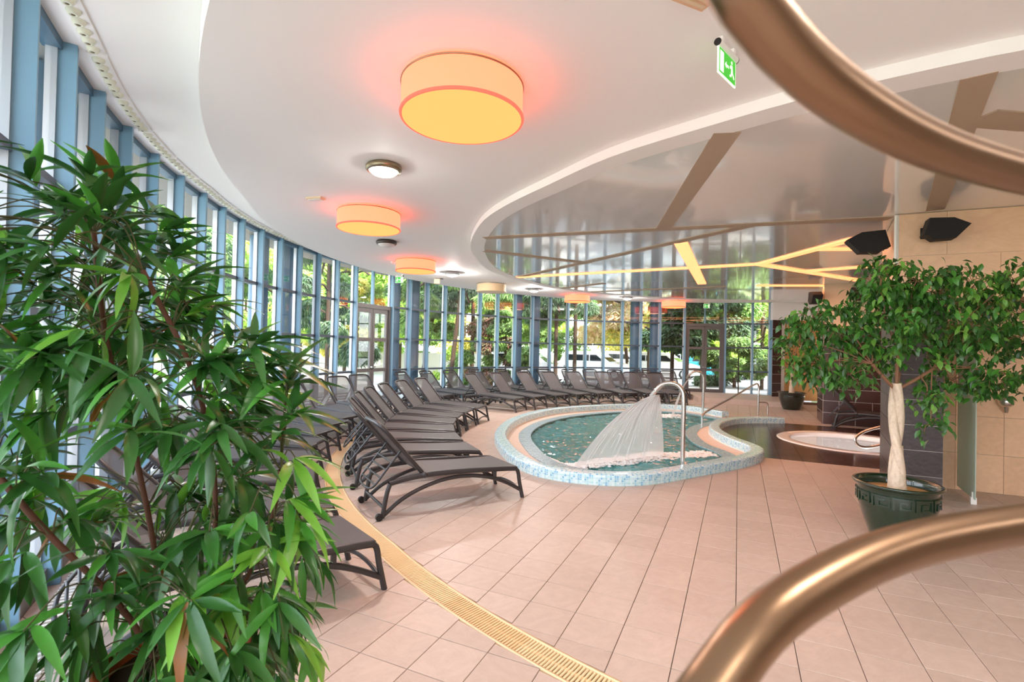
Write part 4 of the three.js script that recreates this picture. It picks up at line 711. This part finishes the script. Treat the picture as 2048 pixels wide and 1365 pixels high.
function ficus(base, H, potR, potH, potMat, blobs, leafLen, nPer, label, relief, asMeshes) {
  const t = thing('potted_ficus', label, 'plant', V(base[0], 0, base[1])), O = (x, y, d) => V(x, y, d).sub(V(base[0], 0, base[1]));
  bowlPot(t, potR, potH, potMat, relief);
  mesh('soil', lathe([[potR * 0.82, potH * 0.84], [potR * 0.4, potH * 0.87], [0, potH * 0.88]], 32), M.gravel, t);
  const k = potR / 0.33, y0 = potH * 0.84, top = H * 0.52, tw = [];
  for (let s = 0; s < 2; s++) { const pts = []; for (let i = 0; i <= 16; i++) { const f = i / 16, a = s * Math.PI + f * 5.2, rad = 0.03 * k * (1 - 0.3 * f); pts.push(new THREE.Vector3(rad * Math.cos(a) - 0.02 * f, y0 + (top - y0) * f, rad * Math.sin(a))); } tw.push(tube(pts, 0.036 * k, 60, 10)); }
  tw.push(lathe([[0.075 * k, y0 - 0.02], [0.068 * k, y0 + 0.06], [0.05 * k, y0 + 0.2], [0.04 * k, y0 + 0.4]], 14));
  mesh('trunk', merge(tw), M.ficusBark, t);
  const fork = new THREE.Vector3(-0.02, top - 0.03, 0), geos = [leafG(leafLen, leafLen * 0.46, 0.18, 0.25, 3), leafG(leafLen * 0.9, leafLen * 0.5, 0.1, 0.45, 3)], mats = [leafMat(0x3a7226, 0.3, 0.35), leafMat(0x4c8f30, 0.35, 0.35), leafMat(0x2d5a20, 0.25, 0.35), leafMat(0x78b344, 0.4, 0.4)];
  const list = [], br = [], twigs = [];
  const cen = blobs.map(([x, y, d]) => O(x, y, d)), limbs = [[-0.26, 0.2, 0.06], [0.05, 0.34, -0.05], [0.3, 0.16, 0.02], [0.12, 0.12, -0.12]].map(([x, y, z]) => fork.clone().add(new THREE.Vector3(x * k, y * k, z * k)));
  limbs.forEach((e) => br.push(tube([fork.clone().add(new THREE.Vector3(0, -0.03, 0)), fork.clone().lerp(e, 0.5).add(new THREE.Vector3(0, -0.02, 0)), e], 0.014 * k, 12, 7)));
  for (const [bi, [x, y, d, r, ry]] of blobs.entries()) {
    const c = cen[bi], e = limbs.reduce((p, q) => (q.distanceTo(c) < p.distanceTo(c) ? q : p)); br.push(tube([e, e.clone().lerp(c, 0.4).add(new THREE.Vector3(rr(-0.05, 0.05), 0.05, rr(-0.05, 0.05))), e.clone().lerp(c, 0.75).add(new THREE.Vector3(0, 0.04, 0)), c], 0.005 * k, 14, 6));
    const n = Math.round(nPer * r * r * 9);
    for (let i = 0; i < n; i++) {
      const v = new THREE.Vector3(rr(-1, 1), rr(-1, 1), rr(-1, 1)); if (v.length() > 1) { i--; continue; }
      const p = c.clone().add(v.clone().multiply(new THREE.Vector3(r, ry ?? r * 0.75, r))); if (i % 3 === 0) twigs.push(tube([c.clone().lerp(p, 0.1), c.clone().lerp(p, 0.6).add(new THREE.Vector3(0, 0.04, 0)), p], 0.0028 * k, 6, 4));
      const fresh = rnd() < 0.12, m0 = pick([0, 0, 1, 2, 2]);
      for (let q = 0; q < 6; q++) { const a = rr(0, 6.283), dv = new THREE.Vector3(Math.cos(a), rr(-1.5, -0.1), Math.sin(a)); list.push({ p: p.clone().add(new THREE.Vector3(rr(-0.05, 0.05), rr(-0.07, 0.05), rr(-0.05, 0.05)).multiplyScalar(k)), q: aim(dv, rr(-0.8, 0.8)), s: rr(0.7, 1.2), g: rnd() < 0.5 ? 0 : 1, m: fresh ? 3 : rnd() < 0.6 ? m0 : Math.floor(rnd() * 3) }); }
    }
  }
  mesh('branches', merge(br), M.twig, t); mesh('twigs', merge(twigs), M.twig, t);
  const eye = new THREE.Vector3(0, 1.61, 0).sub(V(base[0], 0, base[1])); list.sort((a, b) => a.p.distanceTo(eye) - b.p.distanceTo(eye)); leaves(t, list, geos, mats, asMeshes, 'leaf');
  return list.length;
}
{
  const D = 4.42, P = (u, v, r, dz = 0, ry) => { const d = D + dz, cr = Math.cos(0.022), sr = Math.sin(0.022), x = (u - 1024) / 1000, y = (682.5 - v) / 1000; return [(x * cr - y * sr) * d, 1.61 + (x * sr + y * cr + 0.012) * d, d, (r / 1000) * d, ry ? (ry / 1000) * d : undefined]; };
  ficus([3.42, 4.42], 2.62, 0.33, 0.5, M.glazeGreen, [P(1775, 540, 55, 0.1), P(1835, 560, 60, -0.1), P(1740, 600, 55, 0.2), P(1880, 590, 65, 0), P(1950, 570, 60, 0.15), P(2020, 560, 50, 0), P(1690, 660, 60, 0), P(1630, 640, 55, 0.2), P(1600, 690, 45, 0.1), P(1650, 730, 55, -0.1), P(1700, 750, 45, 0), P(1790, 650, 70, -0.1), P(1860, 680, 70, 0.1), P(1930, 660, 70, -0.2), P(2010, 680, 60, 0), P(2060, 640, 60, 0.1), P(1900, 760, 55, 0.1), P(1980, 750, 50, -0.1), P(2050, 760, 45, 0), P(1850, 800, 36, -0.15), P(1860, 850, 26, -0.2), P(1770, 720, 45, 0.2), P(1585, 740, 28, 0), P(1760, 580, 45, -0.1), P(1810, 610, 60, 0.1), P(1980, 620, 55, 0.1), P(1720, 700, 50, 0.1)], 0.078, 58, 'ficus with a pale twisted trunk in a dark green glazed pot with key pattern', true, 300);
  const D2 = 14.3, P2 = (u, v, r) => { const x = (u - 1024) / 1000, y = (682.5 - v) / 1000; return [(x - y * 0.022) * D2, 1.61 + (x * 0.022 + y + 0.012) * D2, D2, (r / 1000) * D2]; };
  ficus([8.02, 14.3], 2.4, 0.37, 0.5, M.glazeDark, [P2(1580, 690, 22), P2(1560, 705, 20), P2(1600, 670, 22), P2(1610, 710, 20), P2(1575, 735, 18), P2(1615, 740, 16)], 0.075, 14, 'smaller looking ficus in a plain dark green pot far behind by the passage', false, 0);
}

// ------------------------------------------------------------------ outside
{
  const ground = structure('ground', 'lawn and pale paving outside the glazing');
  const lawnP = [...facade(0.21, 58, 262, 3).reverse()];
  mesh('lawn', slab([[-90, -40], [2, -40], ...lawnP, [90, 16], [90, 130], [-90, 130]], -0.2, -0.12), M.lawn, ground);
  mesh('paving', slab([[-14, 14], [-6, 13.5], [-4, 17.5], [0, 20], [6, 21], [14, 20], [40, 22], [40, 36], [-30, 36], [-30, 24], [-16, 22]], -0.13, -0.105), M.asphalt, ground);
  mesh('terrace', slab([...facade(0.22, 58, 262, 3), ...facade(7.5, 58, 262, 3).reverse()], -0.13, -0.1), M.paving, ground);
  const w = thing('garden_wall', 'low white garden wall beyond the left glass door', 'wall', V(-7, -0.12, 32));
  mesh('wall_body', boxG(16, 1.15, 0.3, 0, 0.575, 0), M.whiteWall, w); mesh('coping', boxG(16.1, 0.08, 0.42, 0, 1.19, 0), M.whiteWall, w);
  const spray = (() => { const l = []; for (let i = 0; i < 6; i++) { const g = leafG(0.2, 0.09, 0.1, 0.2, 2); g.rotateZ(rr(-0.7, 0.7)); g.rotateY((i / 6) * 6.283 + rr(-0.4, 0.4)); g.translate(rr(-0.1, 0.1), rr(-0.1, 0.1), rr(-0.1, 0.1)); l.push(g); } return merge(l); })();
  const needle = (() => { const l = []; for (let i = 0; i < 7; i++) { const g = leafG(0.26, 0.04, 0.05, 0.45, 2); g.rotateY((i / 7 - 0.5) * 2.2); g.rotateZ(rr(-0.3, 0.2)); l.push(g); } return merge(l); })();
  const fm = Ph(0xffffff, 0.9, { transmission: 0.5, thickness: 0 });
  const pal = { bright: [[0.42, 0.56, 0.1], [0.33, 0.5, 0.09], [0.55, 0.62, 0.16]], mid: [[0.2, 0.34, 0.08], [0.27, 0.4, 0.1], [0.16, 0.28, 0.07]], dark: [[0.09, 0.17, 0.06], [0.13, 0.22, 0.08], [0.06, 0.12, 0.05]], pink: [[0.58, 0.42, 0.26], [0.5, 0.48, 0.22], [0.62, 0.5, 0.34]], yellow: [[0.6, 0.5, 0.1], [0.5, 0.5, 0.12], [0.42, 0.4, 0.1]], red: [[0.22, 0.14, 0.08], [0.3, 0.12, 0.08], [0.2, 0.22, 0.08]] };
  const tree = (u, d, h, r, kind, n, label, conifer, low = 0.25, lean = 0) => {
    const x = ((u - 1024) / 1000) * d, t = thing(conifer ? 'conifer_tree' : h < 4 ? 'shrub' : 'garden_tree', label, h < 4 ? 'shrub' : 'tree', V(x, -0.12, d));
    mesh('trunk', tube([[0, 0, 0], [lean * 0.5, h * 0.25, 0], [lean, h * 0.5, 0], [lean * 0.8, h * 0.9, 0]], Math.max(0.025, 0.011 * h), 16, 8), M.treeBark, t);
    const br = []; for (let i = 0; i < 9; i++) { const y = h * rr(Math.max(low, 0.12), 0.8), a = rr(0, 6.283), l = r * rr(0.5, 0.9); br.push(tube([[lean * 0.7, y, 0], [lean * 0.7 + Math.cos(a) * l * 0.5, y + l * 0.15, Math.sin(a) * l * 0.5], [lean * 0.7 + Math.cos(a) * l, y + (conifer ? -0.2 : 0.35) * l, Math.sin(a) * l]], 0.006 * h, 8, 5)); } mesh('branches', merge(br), M.treeBark, t);
    n = Math.round(n * 3.2); const im = new THREE.InstancedMesh(conifer ? needle : spray, fm, n), m4 = new THREE.Matrix4(), q = new THREE.Quaternion(), cl = [], col = new THREE.Color(), k = Math.min(1.5, Math.max(0.7, h / 7));
    for (let i = 0; i < Math.max(14, r * 12); i++) { const a = rr(0, 6.283), f = rnd(), y = h * (low + (1 - low) * f), rad = r * (conifer ? 1.05 - 0.75 * f : Math.sqrt(Math.max(0.05, 1 - (2 * f - 0.9) ** 2))) * Math.sqrt(rr(0.15, 1)); cl.push([Math.cos(a) * rad + lean * 0.7, y, Math.sin(a) * rad, rr(0.5, 1) * r * 0.38, rr(0.75, 1.2)]); }
    for (let i = 0; i < n; i++) { const c = pick(cl), v = new THREE.Vector3(rr(-1, 1), rr(-1, 1), rr(-1, 1)).normalize().multiplyScalar(c[3] * Math.cbrt(rnd())); const p = new THREE.Vector3(c[0] + v.x, Math.max(0.1, c[1] + v.y * 0.7), c[2] + v.z); q.setFromEuler(new THREE.Euler(rr(-0.6, 0.6), rr(0, 6.283), conifer ? rr(-0.9, -0.2) : rr(-0.7, 0.5))); const s = k * rr(0.7, 1.3); m4.compose(p, q, new THREE.Vector3(s, s, s)); im.setMatrixAt(i, m4); const cc = pick(pal[kind]); im.setColorAt(i, col.setRGB(Math.min(0.95, cc[0] * c[4] * 1.35), Math.min(0.95, cc[1] * c[4] * 1.35), cc[2] * c[4] * 1.35)); }
    im.name = 'foliage'; im.userData.kind = 'stuff'; t.add(sh(im));
  };
  tree(655, 16.5, 6.5, 1.5, 'dark', 2600, 'dark drooping conifer outside, left of the left glass door', true, 0.2);
  tree(600, 24, 9, 2.8, 'mid', 2400, 'broad green tree beyond the left windows', false, 0.25);
  tree(500, 21, 9, 3.0, 'bright', 2600, 'pale sunlit tree behind the middle left windows', false, 0.12);
  tree(330, 16.5, 7.5, 1.9, 'mid', 2200, 'green tree seen high through the left windows above the potted fig', false, 0.25);
  tree(200, 17.5, 7.5, 2.2, 'bright', 1800, 'sunlit tree behind the blue fins at the far left', false, 0.2);
  tree(745, 38, 11, 4.2, 'bright', 3200, 'large yellow-green tree filling the left glass door', false, 0.12);
  tree(690, 30, 10, 2.6, 'yellow', 2200, 'yellowish tree at the left edge of the left glass door', false, 0.15);
  tree(800, 30, 9.5, 2.2, 'bright', 2200, 'light green tree just right of the left glass door', false, 0.15);
  tree(845, 24, 8.5, 1.9, 'mid', 2200, 'green tree between the two blue columns right of the left door', false, 0.28, 0.6);
  tree(900, 19.5, 8, 1.9, 'mid', 3200, 'shaggy conifer with a bare leaning trunk, fourth window right of the left door', true, 0.42, 0.4);
  tree(945, 23, 8.5, 2.0, 'dark', 2800, 'dark olive conifer with a thin bare trunk behind the unlit lamp', true, 0.38);
  tree(1000, 30, 11, 3.2, 'bright', 3200, 'tall pale green tree behind the middle of the far windows', false, 0.2);
  tree(905, 23, 1.5, 0.75, 'bright', 700, 'low bright green bush on the paving, left of two', false, 0.03);
  tree(935, 22, 1.4, 0.7, 'mid', 700, 'low bright green bush on the paving, right of two', false, 0.03);
  tree(978, 21, 2.9, 1.05, 'red', 1500, 'purplish round shrub left of the middle blue columns', false, 0.09);
  tree(1012, 20.5, 3.0, 1.1, 'mid', 1500, 'round green shrub with reddish tips left of the middle blue columns', false, 0.09);
  tree(1065, 34, 10, 3.0, 'mid', 2400, 'green tree behind the pair of middle blue columns', false, 0.2);
  tree(1112, 23, 8, 1.7, 'dark', 2800, 'dark cedar right of the middle blue columns, left trunk', true, 0.38);
  tree(1150, 23.6, 8.2, 1.6, 'mid', 2800, 'spreading cedar over the parked white cars', true, 0.4);
  tree(1205, 38, 11, 3.4, 'pink', 3400, 'pale pinkish tree over the parked cars', false, 0.24);
  tree(1258, 31.5, 9.5, 2.4, 'pink', 2600, 'pale tree with a curved trunk behind the cars, left of the far columns', false, 0.3, -0.5);
  tree(1298, 30, 9, 2.4, 'yellow', 2400, 'golden tree between the far pair of blue columns', false, 0.2);
  tree(1345, 20.5, 7.5, 1.5, 'dark', 3200, 'dark bushy tree just left of the far glass door', false, 0.2);
  tree(1405, 23, 8.5, 2.2, 'dark', 3000, 'dark tree seen through the far glass door', false, 0.3);
  tree(1432, 25, 1.3, 1.4, 'dark', 900, 'dark low hedge bush beyond the far glass door', false, 0.03);
  tree(1470, 24, 8, 2.0, 'bright', 3000, 'bright green tree right of the far glass door', false, 0.12);
  tree(1478, 20, 2.2, 1.0, 'mid', 1300, 'leafy shrub low behind the windows right of the far glass door', false, 0.06);
  tree(1525, 23, 8, 1.9, 'mid', 2800, 'green tree at the right end of the far windows', false, 0.1);
  tree(1585, 31, 9, 2.6, 'dark', 2600, 'dark tree at the far right end of the glazing', false, 0.05);
  for (let i = 0; i < 12; i++) tree(380 + i * 110, 50 + (i % 3) * 8, 13, 4.6, ['bright', 'mid', 'yellow'][i % 3], 1800, 'distant tree in the belt behind the car park, number ' + ['one', 'two', 'three', 'four', 'five', 'six', 'seven', 'eight', 'nine', 'ten', 'eleven', 'twelve'][i] + ' from the left', false, 0.02);
  // cars
  const car = (label, paint, pos, turn) => {
    const t = thing('car', label, 'car', pos, turn, 'parked cars');
    const prof = (pts, w, bv) => { const s = new THREE.Shape(pts.map(([x, y]) => new THREE.Vector2(x, y))), g = new THREE.ExtrudeGeometry(s, { depth: w - 2 * bv, bevelEnabled: true, bevelThickness: bv, bevelSize: bv, bevelSegments: 3 }); g.translate(0, 0, -w / 2 + bv); return g; };
    mesh('body', prof([[-2.05, 0.32], [-2.08, 0.6], [-2.0, 0.9], [-1.7, 0.98], [0.75, 0.98], [1.5, 0.86], [2.0, 0.7], [2.08, 0.5], [2.0, 0.3], [1.72, 0.28], [1.6, 0.52], [1.35, 0.62], [1.1, 0.52], [0.98, 0.26], [-0.95, 0.26], [-1.08, 0.52], [-1.32, 0.62], [-1.57, 0.52], [-1.68, 0.28]], 1.76, 0.06), paint, t);
    mesh('cabin', prof([[-1.85, 0.94], [-1.6, 1.38], [-1.2, 1.5], [0.0, 1.5], [0.35, 1.4], [1.05, 0.94]], 1.56, 0.08), paint, t);
    for (const s of [-1, 1]) { for (const [a, b, c, d] of [[-1.5, -0.98, -1.4, -0.98], [-0.92, -0.12, -0.92, -0.12], [-0.06, 0.78, -0.06, 0.3]]) { const q = new THREE.Shape([[a, 1.0], [b, 1.0], [d, 1.38], [c, 1.38]].map((p) => new THREE.Vector2(...p))), g = new THREE.ExtrudeGeometry(q, { depth: 0.02, bevelEnabled: false }); g.translate(0, 0, s * 0.785 - 0.01); mesh('side_window', g, M.carGlass, t); } mesh('mirror', boxG(0.14, 0.1, 0.16, 0.72, 1.02, s * 0.92), paint, t); }
    const ws = boxG(0.03, 0.62, 1.3, 0, 0, 0); ws.rotateZ(0.98); ws.translate(0.745, 1.195, 0); mesh('windscreen', ws, M.carGlass, t);
    const tyre = new THREE.TorusGeometry(0.245, 0.075, 10, 28), hub = new THREE.CylinderGeometry(0.2, 0.2, 0.06, 20); hub.rotateX(Math.PI / 2);
    for (const x of [-1.32, 1.35]) for (const s of [-1, 1]) { const w = mesh('wheel', tyre, M.tyre, t); w.position.set(x, 0.32, s * 0.8); mesh('hub', hub, M.rim, w); }
    for (const s of [-1, 1]) mesh('headlamp', boxG(0.05, 0.1, 0.3, 2.06, 0.64, s * 0.6), M.rim, t);
  };
  const X = (u, d) => V(((u - 1024) / 1000) * d, -0.1, d);
  car('white car with its wheel showing, left of the parked row', M.carWhite, X(1058, 25), -0.25);
  car('white hatchback in the middle of the parked row', M.carWhite, X(1192, 28.2), -0.5);
  car('white car behind the middle hatchback', M.carWhite, X(1250, 35.5), -0.5);
  car('white car behind the far blue columns', M.carWhite, X(1330, 31), -0.55);
  car('white car right of the dark bushy tree', M.carWhite, X(1392, 37), -0.5);
  car('turquoise car seen through the far glass door', M.carTeal, X(1440, 32), -0.6);
}
renderer.render(scene, camera);
